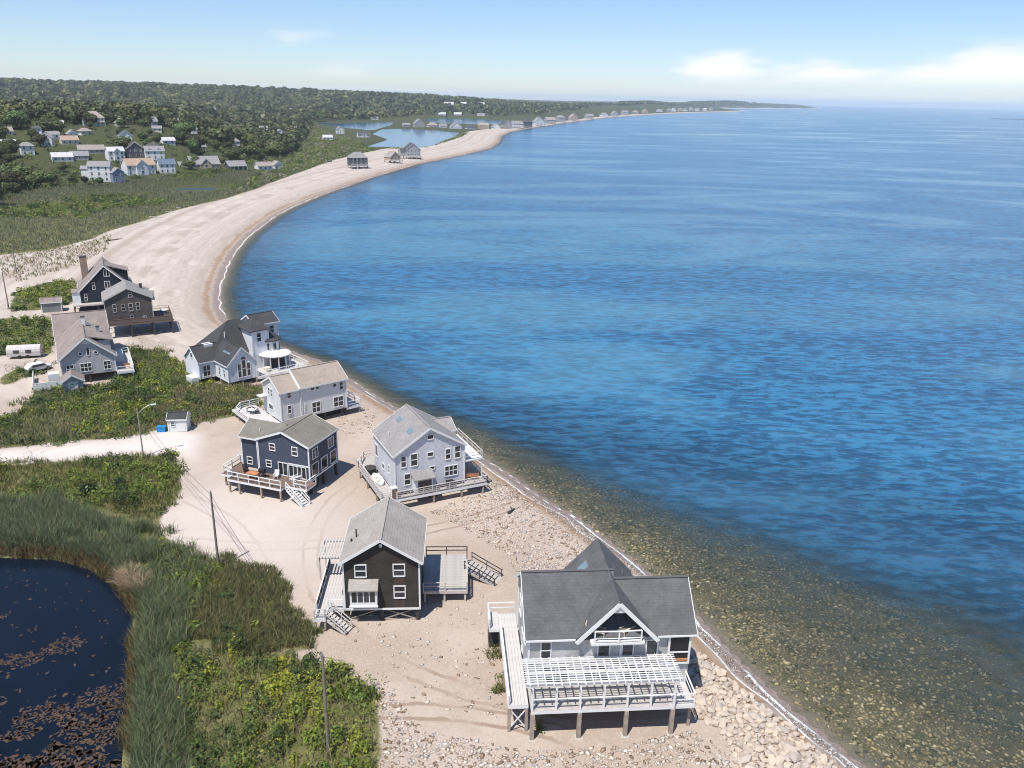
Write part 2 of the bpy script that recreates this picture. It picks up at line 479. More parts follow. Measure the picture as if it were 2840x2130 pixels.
def ground_mat():
    m, nt, b = new_mat('ground_cover')
    t = nt.nodes.new('ShaderNodeTexCoord'); vec = t.outputs['Object']
    big = nnoise(nt, vec, 0.07, 5.0, 0.6)
    mid = nnoise(nt, vec, 0.5, 5.0, 0.65)
    fine = nnoise(nt, vec, 4.0, 6.0, 0.7)
    sand = nmix(nt, nrange(nt, big, 0.35, 0.65), (0.345, 0.277, 0.222), (0.43, 0.36, 0.30))
    sand = nmix(nt, nmath(nt, 'MULTIPLY', nrange(nt, fine, 0.38, 0.72), 0.5), sand, (0.54, 0.445, 0.37))
    sand = nmix(nt, nmath(nt, 'MULTIPLY', nrange(nt, mid, 0.52, 0.75), 0.35), sand, (0.33, 0.235, 0.17))
    # drag marks / wheel tracks: stretched noise
    mpn = nt.nodes.new('ShaderNodeMapping'); mpn.inputs['Scale'].default_value = (0.16, 1.6, 1.0); mpn.inputs['Rotation'].default_value = (0, 0, 0.5)
    nt.links.new(vec, mpn.inputs[0])
    tr = nnoise(nt, mpn.outputs[0], 1.0, 4.0, 0.6, 0.6)
    sand = nmix(nt, nmath(nt, 'MULTIPLY', nrange(nt, tr, 0.58, 0.72), 0.3), sand, (0.34, 0.25, 0.185))
    def rut(cx_, cy_, R_, w_):
        dd = nt.nodes.new('ShaderNodeVectorMath'); dd.operation = 'DISTANCE'
        flat = nt.nodes.new('ShaderNodeVectorMath'); flat.operation = 'MULTIPLY'; flat.inputs[1].default_value = (1, 1, 0)
        nt.links.new(vec, flat.inputs[0]); nt.links.new(flat.outputs[0], dd.inputs[0]); dd.inputs[1].default_value = (cx_, cy_, 0)
        e = nmath(nt, 'ADD', nmath(nt, 'SUBTRACT', dd.outputs['Value'], R_), nmath(nt, 'MULTIPLY', nmath(nt, 'SUBTRACT', mid, 0.5), 0.9))
        return nmath(nt, 'SUBTRACT', 1.0, nrange(nt, nmath(nt, 'ABSOLUTE', e), w_ * 0.4, w_))
    rsum = None
    for (cx_, cy_, R_) in ((-62, 62, 38), (-62, 62, 39.7), (8, 88, 30), (8, 88, 31.7), (-30, 130, 46), (-30, 130, 47.7), (-8, 22, 34), (-8, 22, 35.7)):
        rr = rut(cx_, cy_, R_, 0.28)
        rsum = rr if rsum is None else nmath(nt, 'MAXIMUM', rsum, rr)
    sand = nmix(nt, nmath(nt, 'MULTIPLY', nmath(nt, 'MULTIPLY', rsum, nrange(nt, big, 0.38, 0.58)), 0.8), sand, (0.25, 0.18, 0.135))
    # long wide beach is greyer and banded along its length
    far = nattr(nt, 'far').outputs['Fac']
    shn = nattr(nt, 'shore').outputs['Fac']
    band = nnoise(nt, None, 1.0, 3.0, 0.6)
    bn = band.node
    cmb = nt.nodes.new('ShaderNodeCombineXYZ')
    nt.links.new(nmath(nt, 'ADD', nmath(nt, 'MULTIPLY', shn, 0.20), nmath(nt, 'MULTIPLY', mid, 0.55)), cmb.inputs['X'])
    nt.links.new(nmath(nt, 'MULTIPLY', big, 2.0), cmb.inputs['Y'])
    nt.links.new(cmb.outputs[0], bn.inputs['Vector'])
    pale = nmix(nt, nrange(nt, band, 0.35, 0.65), (0.36, 0.30, 0.25), (0.52, 0.46, 0.405))
    pale = nmix(nt, nmath(nt, 'MULTIPLY', nrange(nt, fine, 0.4, 0.7), 0.3), pale, (0.34, 0.28, 0.22))
    sand = nmix(nt, far, sand, pale)
    road = nattr(nt, 'road').outputs['Fac']
    sand = nmix(nt, road, sand, nmix(nt, mid, (0.54, 0.48, 0.43), (0.64, 0.59, 0.54)))
    # wet sand and weed line next to the water
    sw = nmath(nt, 'ADD', shn, nmath(nt, 'MULTIPLY', nmath(nt, 'SUBTRACT', mid, 0.5), 3.0))
    weed = nmath(nt, 'MULTIPLY', nrange(nt, sw, 2.2, 3.4), nmath(nt, 'SUBTRACT', 1.0, nrange(nt, sw, 3.4, 5.4)))
    sand = nmix(nt, nmath(nt, 'MULTIPLY', weed, 0.75), sand, (0.27, 0.165, 0.085))
    wet = nmix(nt, nrange(nt, fine, 0.35, 0.7), (0.20, 0.155, 0.13), (0.33, 0.275, 0.245))
    wetf = nmath(nt, 'SUBTRACT', 1.0, nrange(nt, sw, 1.4, 3.2))
    sand = nmix(nt, wetf, sand, wet)
    # stony bed under the water
    vo = nt.nodes.new('ShaderNodeTexVoronoi'); vo.inputs['Scale'].default_value = 2.3; vo.inputs['Randomness'].default_value = 1.0
    nv = nt.nodes.new('ShaderNodeTexNoise'); nv.inputs['Scale'].default_value = 0.9; nv.inputs['Detail'].default_value = 4
    nt.links.new(vec, nv.inputs['Vector'])
    vm = nt.nodes.new('ShaderNodeVectorMath'); vm.operation = 'MULTIPLY_ADD'
    nt.links.new(nv.outputs['Color'], vm.inputs[0]); vm.inputs[1].default_value = (1.6, 1.6, 1.6); nt.links.new(vec, vm.inputs[2])
    nt.links.new(vm.outputs[0], vo.inputs['Vector'])
    st = nrange(nt, nmath(nt, 'ADD', vo.outputs['Distance'], nmath(nt, 'MULTIPLY', nmath(nt, 'SUBTRACT', big, 0.5), 0.9)), 0.08, 0.42)
    bed = nmix(nt, st, (0.46, 0.36, 0.23), (0.16, 0.135, 0.10))
    bed = nmix(nt, nmath(nt, 'MULTIPLY', nrange(nt, mid, 0.48, 0.66), 0.8), bed, (0.10, 0.095, 0.06))
    sub = nmath(nt, 'SUBTRACT', 1.0, nrange(nt, shn, -3.0, -0.3))
    base = nmix(nt, sub, sand, bed)
    # turf and soil under the plants
    veg = nattr(nt, 'veg').outputs['Fac']
    vf = nmath(nt, 'ADD', veg, nmath(nt, 'MULTIPLY', nmath(nt, 'SUBTRACT', fine, 0.5), 0.5))
    vf = nrange(nt, vf, 0.40, 0.62)
    turf = nmix(nt, nrange(nt, mid, 0.35, 0.65), (0.085, 0.095, 0.03), (0.17, 0.155, 0.07))
    turf = nmix(nt, nmath(nt, 'MULTIPLY', nrange(nt, fine, 0.5, 0.75), 0.4), turf, (0.24, 0.19, 0.10))
    wood = nattr(nt, 'wood').outputs['Fac']
    turf = nmix(nt, wood, turf, nmix(nt, mid, (0.035, 0.045, 0.018), (0.085, 0.092, 0.038)))
    base = nmix(nt, vf, base, turf)
    nt.links.new(base, b.inputs['Base Color'])
    b.inputs['Roughness'].default_value = 0.95
    b.inputs['Specular IOR Level'].default_value = 0.15
    bp = nt.nodes.new('ShaderNodeBump'); bp.inputs['Strength'].default_value = 0.6; bp.inputs['Distance'].default_value = 0.12
    hh = nmath(nt, 'ADD', nmath(nt, 'MULTIPLY', fine, 0.5), nmath(nt, 'MULTIPLY', mid, 0.8))
    nt.links.new(hh, bp.inputs['Height']); nt.links.new(bp.outputs[0], b.inputs['Normal'])
    return m

def sea_mat():
    m, nt, b = new_mat('sea_water')
    t = nt.nodes.new('ShaderNodeTexCoord'); vec = t.outputs['Object']
    dep = nattr(nt, 'dep').outputs['Fac']
    # wind ripples: crests run roughly across the view
    def wav(sx_, sy_, rot, detail, dist=0.0):
        mpn = nt.nodes.new('ShaderNodeMapping'); mpn.inputs['Scale'].default_value = (sx_, sy_, 1); mpn.inputs['Rotation'].default_value = (0, 0, rot)
        nt.links.new(vec, mpn.inputs[0])
        return nnoise(nt, mpn.outputs[0], 1.0, detail, 0.6, dist)
    mpw = nt.nodes.new('ShaderNodeMapping'); mpw.inputs['Scale'].default_value = (0.30, 0.70, 1); mpw.inputs['Rotation'].default_value = (0, 0, 0.28)
    nt.links.new(vec, mpw.inputs[0])
    w2 = nnoise(nt, mpw.outputs[0], 1.0, 7.0, 0.66, 0.3)           # chop from several metres down to ripples
    w1 = wav(0.10, 0.24, 0.2, 3.0, 0.3)
    w4 = wav(0.022, 0.06, 0.2, 4.0, 0.3)
    hsum = nmath(nt, 'ADD', nmath(nt, 'ADD', nmath(nt, 'MULTIPLY', w2, 0.66), nmath(nt, 'MULTIPLY', w1, 0.25)), nmath(nt, 'MULTIPLY', w4, 0.09))
    bp = nt.nodes.new('ShaderNodeBump'); bp.inputs['Strength'].default_value = 0.75; bp.inputs['Distance'].default_value = 0.8
    nt.links.new(hsum, bp.inputs['Height']); nt.links.new(bp.outputs[0], b.inputs['Normal'])
    slick = wav(0.004, 0.013, 0.5, 5.0, 1.4)
    cur = nrange(nt, slick, 0.46, 0.66)
    deep = nmix(nt, cur, (0.004, 0.048, 0.115), (0.008, 0.068, 0.150))
    deep = nmix(nt, nrange(nt, hsum, 0.455, 0.555), (0.0024, 0.032, 0.076), (0.013, 0.085, 0.168))  # sky-lit and dark ripple faces painted into the base colour
    deep = nmix(nt, nmath(nt, 'MULTIPLY', cur, 0.35), deep, (0.05, 0.17, 0.29))
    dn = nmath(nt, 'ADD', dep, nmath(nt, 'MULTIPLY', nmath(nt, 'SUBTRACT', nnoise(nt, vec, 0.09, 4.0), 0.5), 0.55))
    open_ = nmix(nt, nrange(nt, hsum, 0.45, 0.56), (0.003, 0.064, 0.155), (0.022, 0.158, 0.305))  # open water, with the same ripple light and dark in its colour
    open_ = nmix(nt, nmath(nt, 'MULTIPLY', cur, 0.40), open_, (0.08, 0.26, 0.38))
    deep = nmix(nt, nrange(nt, dn, 1.2, 7.0), deep, open_)  # lighter colour offshore stands in for stronger sky reflection far out
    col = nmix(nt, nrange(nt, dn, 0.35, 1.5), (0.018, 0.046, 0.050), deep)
    nt.links.new(col, b.inputs['Base Color'])
    nt.links.new(nmath(nt, 'MULTIPLY_ADD', cur, -0.08, 0.20), b.inputs['Roughness'])
    b.inputs['IOR'].default_value = 1.333
    b.inputs['Specular IOR Level'].default_value = 0.5
    tr = nt.nodes.new('ShaderNodeBsdfTransparent'); tr.inputs['Color'].default_value = (0.86, 0.88, 0.82, 1)
    ms = nt.nodes.new('ShaderNodeMixShader')
    op = nmath(nt, 'ADD', nmath(nt, 'ADD', nrange(nt, dn, 0.02, 0.45, 0.07, 0.34), nrange(nt, dn, 0.35, 1.7, 0.0, 0.68)), nmath(nt, 'MULTIPLY', nmath(nt, 'SUBTRACT', hsum, 0.5), 1.0))
    op = nmath(nt, 'MINIMUM', nmath(nt, 'MAXIMUM', op, 0.06), 1.0)
    nt.links.new(op, ms.inputs[0]); nt.links.new(tr.outputs[0], ms.inputs[1]); nt.links.new(b.outputs[0], ms.inputs[2])
    out = nt.nodes['Material Output']
    nt.links.new(ms.outputs[0], out.inputs['Surface'])
    return m

def pond_mat(name, col, rough=0.07):
    m, nt, b = new_mat(name)
    t = nt.nodes.new('ShaderNodeTexCoord'); vec = t.outputs['Object']
    n = nnoise(nt, vec, 0.25, 4.0)
    nt.links.new(nmix(nt, n, scl(col, 0.7), scl(col, 1.3)), b.inputs['Base Color'])
    b.inputs['Roughness'].default_value = rough
    b.inputs['IOR'].default_value = 1.333
    bp = nt.nodes.new('ShaderNodeBump'); bp.inputs['Strength'].default_value = 0.15; bp.inputs['Distance'].default_value = 0.05
    nt.links.new(nnoise(nt, vec, 2.2, 3.0), bp.inputs['Height']); nt.links.new(bp.outputs[0], b.inputs['Normal'])
    return m

def foam_mat():
    m, nt, b = new_mat('foam_white')
    t = nt.nodes.new('ShaderNodeTexCoord'); vec = t.outputs['Object']
    b.inputs['Base Color'].default_value = (0.8, 0.8, 0.8, 1); b.inputs['Roughness'].default_value = 0.8
    e = nattr(nt, 'edge').outputs['Fac']
    n = nnoise(nt, vec, 1.3, 5.0, 0.7); n2 = nnoise(nt, vec, 0.12, 3.0, 0.6)
    a = nmath(nt, 'ADD', nmath(nt, 'MULTIPLY', e, 0.55), nmath(nt, 'ADD', nmath(nt, 'MULTIPLY', n, 0.55), nmath(nt, 'MULTIPLY', n2, 0.7)))
    a = nrange(nt, a, 1.0, 1.22)
    nt.links.new(a, b.inputs['Alpha'])
    return m

def leaf_mat(name, trans=0.25, objrand=False, rough=0.6):
    m, nt, b = new_mat(name)
    c = nattr(nt, 'col').outputs['Color']
    if objrand:
        oi = nt.nodes.new('ShaderNodeObjectInfo')
        hs = nt.nodes.new('ShaderNodeHueSaturation')
        nt.links.new(nmath(nt, 'MULTIPLY_ADD', oi.outputs['Random'], 0.075, 0.455), hs.inputs['Hue'])
        nt.links.new(nmath(nt, 'MULTIPLY_ADD', oi.outputs['Random'], 1.0, 0.55), hs.inputs['Value'])
        nt.links.new(c, hs.inputs['Color']); c = hs.outputs[0]
    nt.links.new(c, b.inputs['Base Color'])
    b.inputs['Roughness'].default_value = rough
    b.inputs['Specular IOR Level'].default_value = 0.25
    tl = nt.nodes.new('ShaderNodeBsdfTranslucent'); nt.links.new(c, tl.inputs['Color'])
    ms = nt.nodes.new('ShaderNodeMixShader'); ms.inputs[0].default_value = trans
    nt.links.new(b.outputs[0], ms.inputs[1]); nt.links.new(tl.outputs[0], ms.inputs[2])
    nt.links.new(ms.outputs[0], nt.nodes['Material Output'].inputs['Surface'])
    return m

def stone_mat(name, a, c2, sc_=1.5):
    m, nt, b = new_mat(name)
    oi = nt.nodes.new('ShaderNodeObjectInfo')
    t = nt.nodes.new('ShaderNodeTexCoord')
    n = nnoise(nt, t.outputs['Object'], sc_, 5.0, 0.65)
    ca = nmix(nt, oi.outputs['Random'], a, c2)
    at = nattr(nt, 'col')
    c = nmix(nt, nmath(nt, 'MULTIPLY', nrange(nt, n, 0.4, 0.8), 0.6), ca, scl(a, 0.55))
    nt.links.new(c, b.inputs['Base Color'])
    b.inputs['Roughness'].default_value = 0.9
    bp = nt.nodes.new('ShaderNodeBump'); bp.inputs['Strength'].default_value = 0.6; bp.inputs['Distance'].default_value = 0.05
    nt.links.new(nnoise(nt, t.outputs['Object'], 6.0, 4.0), bp.inputs['Height']); nt.links.new(bp.outputs[0], b.inputs['Normal'])
    return m

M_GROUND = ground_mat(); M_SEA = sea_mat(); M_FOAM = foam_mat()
M_POND = pond_mat('pond_water', (0.004, 0.008, 0.016)); M_LAGOON = pond_mat('lagoon_water', (0.015, 0.075, 0.16), 0.12)
M_LEAF = leaf_mat('shrub_leaf'); M_REED = leaf_mat('reed_blade', 0.3); M_TREE = leaf_mat('tree_leaf', 0.15, True); M_WOODS = leaf_mat('woodland_leaf', 0.12)
M_STONE = stone_mat('revetment_stone', (0.58, 0.47, 0.365), (0.43, 0.375, 0.32)); M_BARK = mat('bark', (0.10, 0.08, 0.06), 0.95, 0.3, 3.0)
M_WEED = mat('floating_weed', (0.085, 0.052, 0.034), 0.9, 0.3, 1.5)

# ------------------------------------------------------------------ ground, sea, ponds
def polar(nr, na, d0, d1, a0, a1, dense=None):
    d = np.exp(np.linspace(math.log(d0), math.log(d1), nr))
    a = np.linspace(a0, a1, na)
    A, Dm = np.meshgrid(a, d)
    xy = np.stack([(Dm * np.sin(A)).ravel(), (Dm * np.cos(A)).ravel()], 1)
    i = np.arange(nr - 1)[:, None] * na + np.arange(na - 1)[None, :]
    F = np.stack([i, i + 1, i + 1 + na, i + na], -1).reshape(-1, 4)
    return xy, F

gxy, gF = polar(430, 460, 6.0, 15000.0, math.radians(-62), math.radians(50))
gz = height(gxy)
gs = sdist(gxy, land)
gd = np.hypot(gxy[:, 0], gxy[:, 1])
veg = np.zeros(len(gxy))
for pl in VEG:
    k = 1.0 if pl is not V_MARSH else 2.5
    veg = np.maximum(veg, np.clip(0.5 + sdist(gxy, pl) / (2 * k), 0, 1))
veg = np.where(gs > 1.5 + 14 * sstep(700, 1500, gd) + 25 * sstep(1500, 4000, gd), veg, 0)
roadm = np.clip(0.5 + sdist(gxy, ROAD) / 3.0, 0, 1)
roadm = np.maximum(roadm, 0.55 * sstep(25, 5, np.hypot(gxy[:, 0] + 34, (gxy[:, 1] - 84))))
wood = sstep(380, 520, gd) * veg
farm = sstep(125, 190, gd)
me = raw_mesh('ground', np.column_stack([gxy, gz]), gF, [M_GROUND], {'veg': veg, 'shore': np.clip(gs, -60, 200), 'road': roadm, 'wood': wood, 'far': farm}, True)
ground = tag(link('ground', me), 'pale sand beach and low land along the bay', 'ground', kind='structure')

sxy, sF = polar(260, 300, 6.0, 30000.0, math.radians(-62), math.radians(62))
ss = sdist(sxy, land)
keep = (ss < 25)[sF].any(1)
sF2 = sF[keep]
used = np.unique(sF2); remap = np.full(len(sxy), -1); remap[used] = np.arange(len(used))
sF2 = remap[sF2]; sxy2 = sxy[used]; ss2 = ss[used]
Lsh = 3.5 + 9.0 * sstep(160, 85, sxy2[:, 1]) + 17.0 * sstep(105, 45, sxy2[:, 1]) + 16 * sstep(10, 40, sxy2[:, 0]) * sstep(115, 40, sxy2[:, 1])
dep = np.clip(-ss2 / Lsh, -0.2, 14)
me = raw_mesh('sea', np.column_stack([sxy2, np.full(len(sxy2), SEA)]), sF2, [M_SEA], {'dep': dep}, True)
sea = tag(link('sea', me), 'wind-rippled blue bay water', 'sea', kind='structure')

def flat_poly(name, poly, z, m, grow=2.0):
    c = poly.mean(0)
    v = poly - c
    ln = np.linalg.norm(v, axis=1)[:, None]
    q = c + v * (1 + grow / np.maximum(ln, 0.1))
    mb = MB()
    mb.poly([(x, y, z) for x, y in q], [tuple(range(len(q)))])
    return tag(mb.build(name, m), kind='structure')
flat_poly('pond', POND, -1.0, M_POND, 1.2)
flat_poly('lagoon_water', LAGOON[0], SEA + 0.03, M_LAGOON, 5)
flat_poly('lagoon_water', LAGOON[1], SEA + 0.05, M_LAGOON, 5)
flat_poly('lagoon_water', LAGOON[2], SEA + 0.07, M_LAGOON, 5)
flat_poly('marsh_pool', LAGOON[3], SEA + 0.03, M_LAGOON, 3)

# foam along the waterline
def resample(poly, step):
    out = []
    for i in range(len(poly) - 1):
        a, b = poly[i], poly[i + 1]
        n = max(1, int(np.linalg.norm(b - a) / step))
        for k in range(n):
            out.append(a + (b - a) * k / n)
    out.append(poly[-1])
    return np.array(out)
def foam_strip(name, line, off, wid, z, seed):
    t = np.gradient(line, axis=0); t /= np.linalg.norm(t, axis=1)[:, None]
    nrm = np.stack([t[:, 1], -t[:, 0]], 1)
    mid_ = np.mean(line, 0)
    nearf = 1 - .55 * sstep(110, 160, line[:, 1])
    wob = ((vnoise(line, 5.0, seed) - 0.5) * 1.6 + (vnoise(line, 1.6, seed + 1) - 0.5) * 0.5) * nearf
    rows = []
    eds = []
    ks = (-1.0, -0.3, 0.3, 1.0)
    for k in ks:
        rows.append(line + nrm * (off + wob + k * wid * nearf)[:, None] if hasattr(wob, 'shape') else line)
        eds.append(np.full(len(line), 0.0 if abs(k) == 1.0 else 1.0))
    V = np.vstack(rows); n = len(line)
    zz = np.maximum(z, height(V) + 0.025)
    F = []
    for r in range(len(ks) - 1):
        i = np.arange(n - 1)
        F.append(np.stack([r * n + i, r * n + i + 1, (r + 1) * n + i + 1, (r + 1) * n + i], 1))
    me = raw_mesh(name, np.column_stack([V, zz]), np.vstack(F), [M_FOAM], {'edge': np.concatenate(eds)}, True)
    return link(name, me)
ln_ = resample(shore[1:44], 0.8)
tag(foam_strip('surf_foam', ln_, -0.3, 0.62, SEA + 0.02, 5), 'thin white line of foam where small waves break on the beach', 'foam', kind='stuff')
tag(foam_strip('swash_foam', resample(shore[2:20], 0.8), -2.6, 0.3, SEA + 0.02, 15), 'broken second foam line higher up the wet sand', 'foam', kind='stuff')

# ------------------------------------------------------------------ building kit
_cube = {}
def cube_mesh(m):
    if m.name not in _cube:
        _cube[m.name] = MB().box(-.5, .5, -.5, .5, -.5, .5).mesh('bar', m)
    return _cube[m.name]

def beam(parent, name, p, q, w, h, m, up=(0, 0, 1)):
    """a straight squared piece from p to q (section w wide, h high)"""
    p, q = Vector(p), Vector(q)
    d = q - p; L = d.length
    x = d.normalized(); u = Vector(up)
    if abs(x.dot(u)) > 0.98: u = Vector((0, 1, 0))
    y = u.cross(x).normalized(); z = x.cross(y)
    R = Matrix((x, y, z)).transposed().to_4x4()
    o = link(name, cube_mesh(m), parent)
    o.matrix_local = Matrix.Translation((p + q) / 2) @ R @ Matrix.Diagonal((L, w, h, 1))
    return o

_win = {}
def window(parent, x, y, z, rz, w, h, style='double', trim=None, name='window', label=None):
    """frame stands proud of the wall; panes are its children. x,y,z = centre of the opening, rz=0 faces -y"""
    tm = trim or M_WHITE
    key = (round(w, 2), round(h, 2), style, tm.name)
    if key not in _win:
        t = 0.10 if min(w, h) > 0.7 else 0.07
        mb = MB()
        W2, H2 = w / 2, h / 2
        mb.box(-W2, -W2 + t, -.07, .02, -H2, H2).box(W2 - t, W2, -.07, .02, -H2, H2)
        mb.box(-W2 + t, W2 - t, -.07, .02, H2 - t, H2).box(-W2 + t, W2 - t, -.10, .02, -H2, -H2 + t * 1.1)
        cells = {'double': (1, 2), 'single': (1, 1), 'slider2': (2, 1), 'slider3': (3, 1), 'slider4': (4, 1), 'grid4': (2, 2), 'grid6': (3, 2), 'pair': (2, 2)}[style]
        nx, nz = cells
        pw = (w - 2 * t) / nx; ph = (h - 2.1 * t) / nz
        bt = 0.05
        for i in range(1, nx):
            xx = -W2 + t + i * pw; mb.box(xx - bt, xx + bt, -.055, .02, -H2 + t, H2 - t)
        for k in range(1, nz):
            zz = -H2 + t * 1.1 + k * ph
            for i in range(nx):
                x0 = -W2 + t + i * pw + (bt if i else 0); x1 = -W2 + t + (i + 1) * pw - (bt if i < nx - 1 else 0)
                mb.box(x0, x1, -.05, .02, zz - bt, zz + bt)
        pm = MB().box(-pw / 2 + .004, pw / 2 - .004, -.022, .015, -ph / 2 + .004, ph / 2 - .004).mesh('pane', M_GLASS)
        pos = [(-W2 + t + (i + .5) * pw, -H2 + t * 1.1 + (k + .5) * ph) for i in range(nx) for k in range(nz)]
        _win[key] = (mb.mesh('window', tm), pm, pos)
    fm, pm, pos = _win[key]
    o = link(name, fm, parent, (x, y, z)); o.rotation_euler = (0, 0, rz)
    for (u, v) in pos:
        link('pane', pm, o, (u, 0, v))
    if label: o['label'] = label
    return o

def fwin(par, x0, x1, z0, z1, y=0.0, style='double', **k):
    return window(par, (x0 + x1) / 2, y, (z0 + z1) / 2, 0, x1 - x0, z1 - z0, style, **k)
def rwin(par, y0, y1, z0, z1, x, style='double', **k):     # wall facing +x
    return window(par, x, (y0 + y1) / 2, (z0 + z1) / 2, math.pi / 2, abs(y1 - y0), z1 - z0, style, **k)
def lwin(par, y0, y1, z0, z1, x, style='double', **k):     # wall facing -x
    return window(par, x, (y0 + y1) / 2, (z0 + z1) / 2, -math.pi / 2, abs(y1 - y0), z1 - z0, style, **k)

def gable(h, x0, x1, y0, y1, zf, ze, zr, oh, wallm, roofm, axis='y', trim=None, corner=True, t=0.16, wname='wall', fascia=True, oy0=None, oy1=None):
    """box with a gable roof; ze is the height of the eave edge, zr of the ridge"""
    tm = trim or M_WHITE
    oy0 = oh if oy0 is None else oy0
    oy1 = oh if oy1 is None else oy1
    if axis == 'y': a0, a1, b0, b1 = x0, x1, y0, y1
    else: a0, a1, b0, b1 = y0, y1, x0, x1
    c = (a0 + a1) / 2; hw = (a1 - a0) / 2
    sl = (zr - ze) / (hw + oh)
    zw = ze + sl * oh - t * 0.75
    prof = [(a0, zf), (a1, zf), (a1, zw), (c, zr - t * 0.75), (a0, zw)]
    w = MB().prism(prof, b0, b1, axis).build(wname, wallm, h)
    L0, L1 = b0 - oy0, b1 + oy1
    rp = [(a0 - oh, ze - t), (a0 - oh, ze), (c, zr), (a1 + oh, ze), (a1 + oh, ze - t), (c, zr - t)]
    r = MB().prism(rp, L0, L1, axis).build('roof', roofm, h)
    def pt(a, b, z): return (a, b, z) if axis == 'y' else (b, a, z)
    for e, s in ((L0 - .012, oy0), (L1 + .012, oy1)):
        if s is not None and s > 0.02:
            for sg in (-1, 1):
                n = (pt(sg * 1.0, 0, 0))
                beam(r, 'rake_board', pt(c + sg * (hw + oh), e, ze - .11), pt(c, e, zr - .11), .05, .26, tm)
    if fascia:
        for sg in (-1, 1):
            beam(r, 'fascia_board', pt(c + sg * (hw + oh + .02), L0, ze - .12), pt(c + sg * (hw + oh + .02), L1, ze - .12), .05, .2, tm)
    beam(r, 'ridge_cap', pt(c, L0, zr + .015), pt(c, L1, zr + .015), .28, .05, roofm)
    if corner:
        for a in (a0, a1):
            for b in (b0, b1):
                sa = -1 if a == a0 else 1; sb = -1 if b == b0 else 1
                p = pt(a + sa * .0, b + sb * .0, zf)
                q = pt(a + sa * .0, b + sb * .0, zw - .02)
                beam(w, 'corner_board', p, q, .16, .16, tm)
    return w, r

def piles(par, pts, ztop, r=0.15, m=None, foot=False, x0=0, zbase=None):
    out = []
    for (x, y) in pts:
        mb = MB(); mb.box(x - r, x + r, y - r, y + r, -0.7 if zbase is None else zbase, ztop)
        o = mb.build('pile', m or M_PILE, par)
        if foot:
            MB().box(x - .32, x + .32, y - .32, y + .32, -.5, .14).build('footing', M_CONC, o)
        out.append(o)
    return out

def railing(par, pts, z, hgt=1.0, m=None, step=1.6, rails=(1.0, 0.55), panel=None, pw=.10, glasspanel=False):
    """posts and rails along a polyline at floor height z"""
    m = m or M_WHITE
    for i in range(len(pts) - 1):
        a, b = Vector((*pts[i], z)), Vector((*pts[i + 1], z))
        L = (b - a).length
        n = max(1, round(L / step))
        for k in range(n + (1 if i == len(pts) - 2 else 0)):
            p = a + (b - a) * (k / n)
            beam(par, 'rail_post', p + Vector((0, 0, -.05)), p + Vector((0, 0, hgt)), pw, pw, m)
        for f in rails:
            top = f == max(rails)
            d = (b - a).normalized() * (pw / 2 + .001)
            zz = Vector((0, 0, hgt * f + (.025 if top else 0)))
            beam(par, 'rail', a + zz, b + zz, .13 if top else .05, .05 if top else .09, m)
        if panel:
            beam(par, 'rail_panel', a + Vector((0, 0, hgt * .5)), b + Vector((0, 0, hgt * .5)), .03, hgt * .82, panel)

def deck(h, x0, x1, y0, y1, z, m, boards='x', bw=0.28, single=False, rimm=None, name='deck', label=None):
    """rim and joists as the part, floor boards as its pieces; z is the walking surface"""
    rm = rimm or M_WHITE
    mb = MB()
    mb.box(x0, x1, y0, y0 + .06, z - .32, z - .035).box(x0, x1, y1 - .06, y1, z - .32, z - .035)
    mb.box(x0, x0 + .06, y0 + .06, y1 - .06, z - .32, z - .035).box(x1 - .06, x1, y0 + .06, y1 - .06, z - .32, z - .035)
    o = mb.build(name, rm, h)
    if label: o['label'] = label
    if single:
        fl = MB()
        if boards == 'x':
            n = max(1, int((y1 - y0) / bw))
            for i in range(n):
                a = y0 + i * (y1 - y0) / n
                fl.box(x0 + .002, x1 - .002, a + .012, a + (y1 - y0) / n, z - .035, z)
        else:
            n = max(1, int((x1 - x0) / bw))
            for i in range(n):
                a = x0 + i * (x1 - x0) / n
                fl.box(a + .012, a + (x1 - x0) / n, y0 + .002, y1 - .002, z - .035, z)
        fo = fl.build('deck_floor', m, o)
        fo['kind'] = 'stuff'
    else:
        if boards == 'x':
            n = max(1, round((y1 - y0) / bw)); st = (y1 - y0) / n
            bm_ = MB().box(0, x1 - x0, .008, st - .008, -.035, 0).mesh('deck_board', m)
            for i in range(n): link('deck_board', bm_, o, (x0, y0 + i * st, z + random.uniform(-.004, .004)))
        else:
            n = max(1, round((x1 - x0) / bw)); st = (x1 - x0) / n
            bm_ = MB().box(.008, st - .008, 0, y1 - y0, -.035, 0).mesh('deck_board', m)
            for i in range(n): link('deck_board', bm_, o, (x0 + i * st, y0, z + random.uniform(-.004, .004)))
    return o

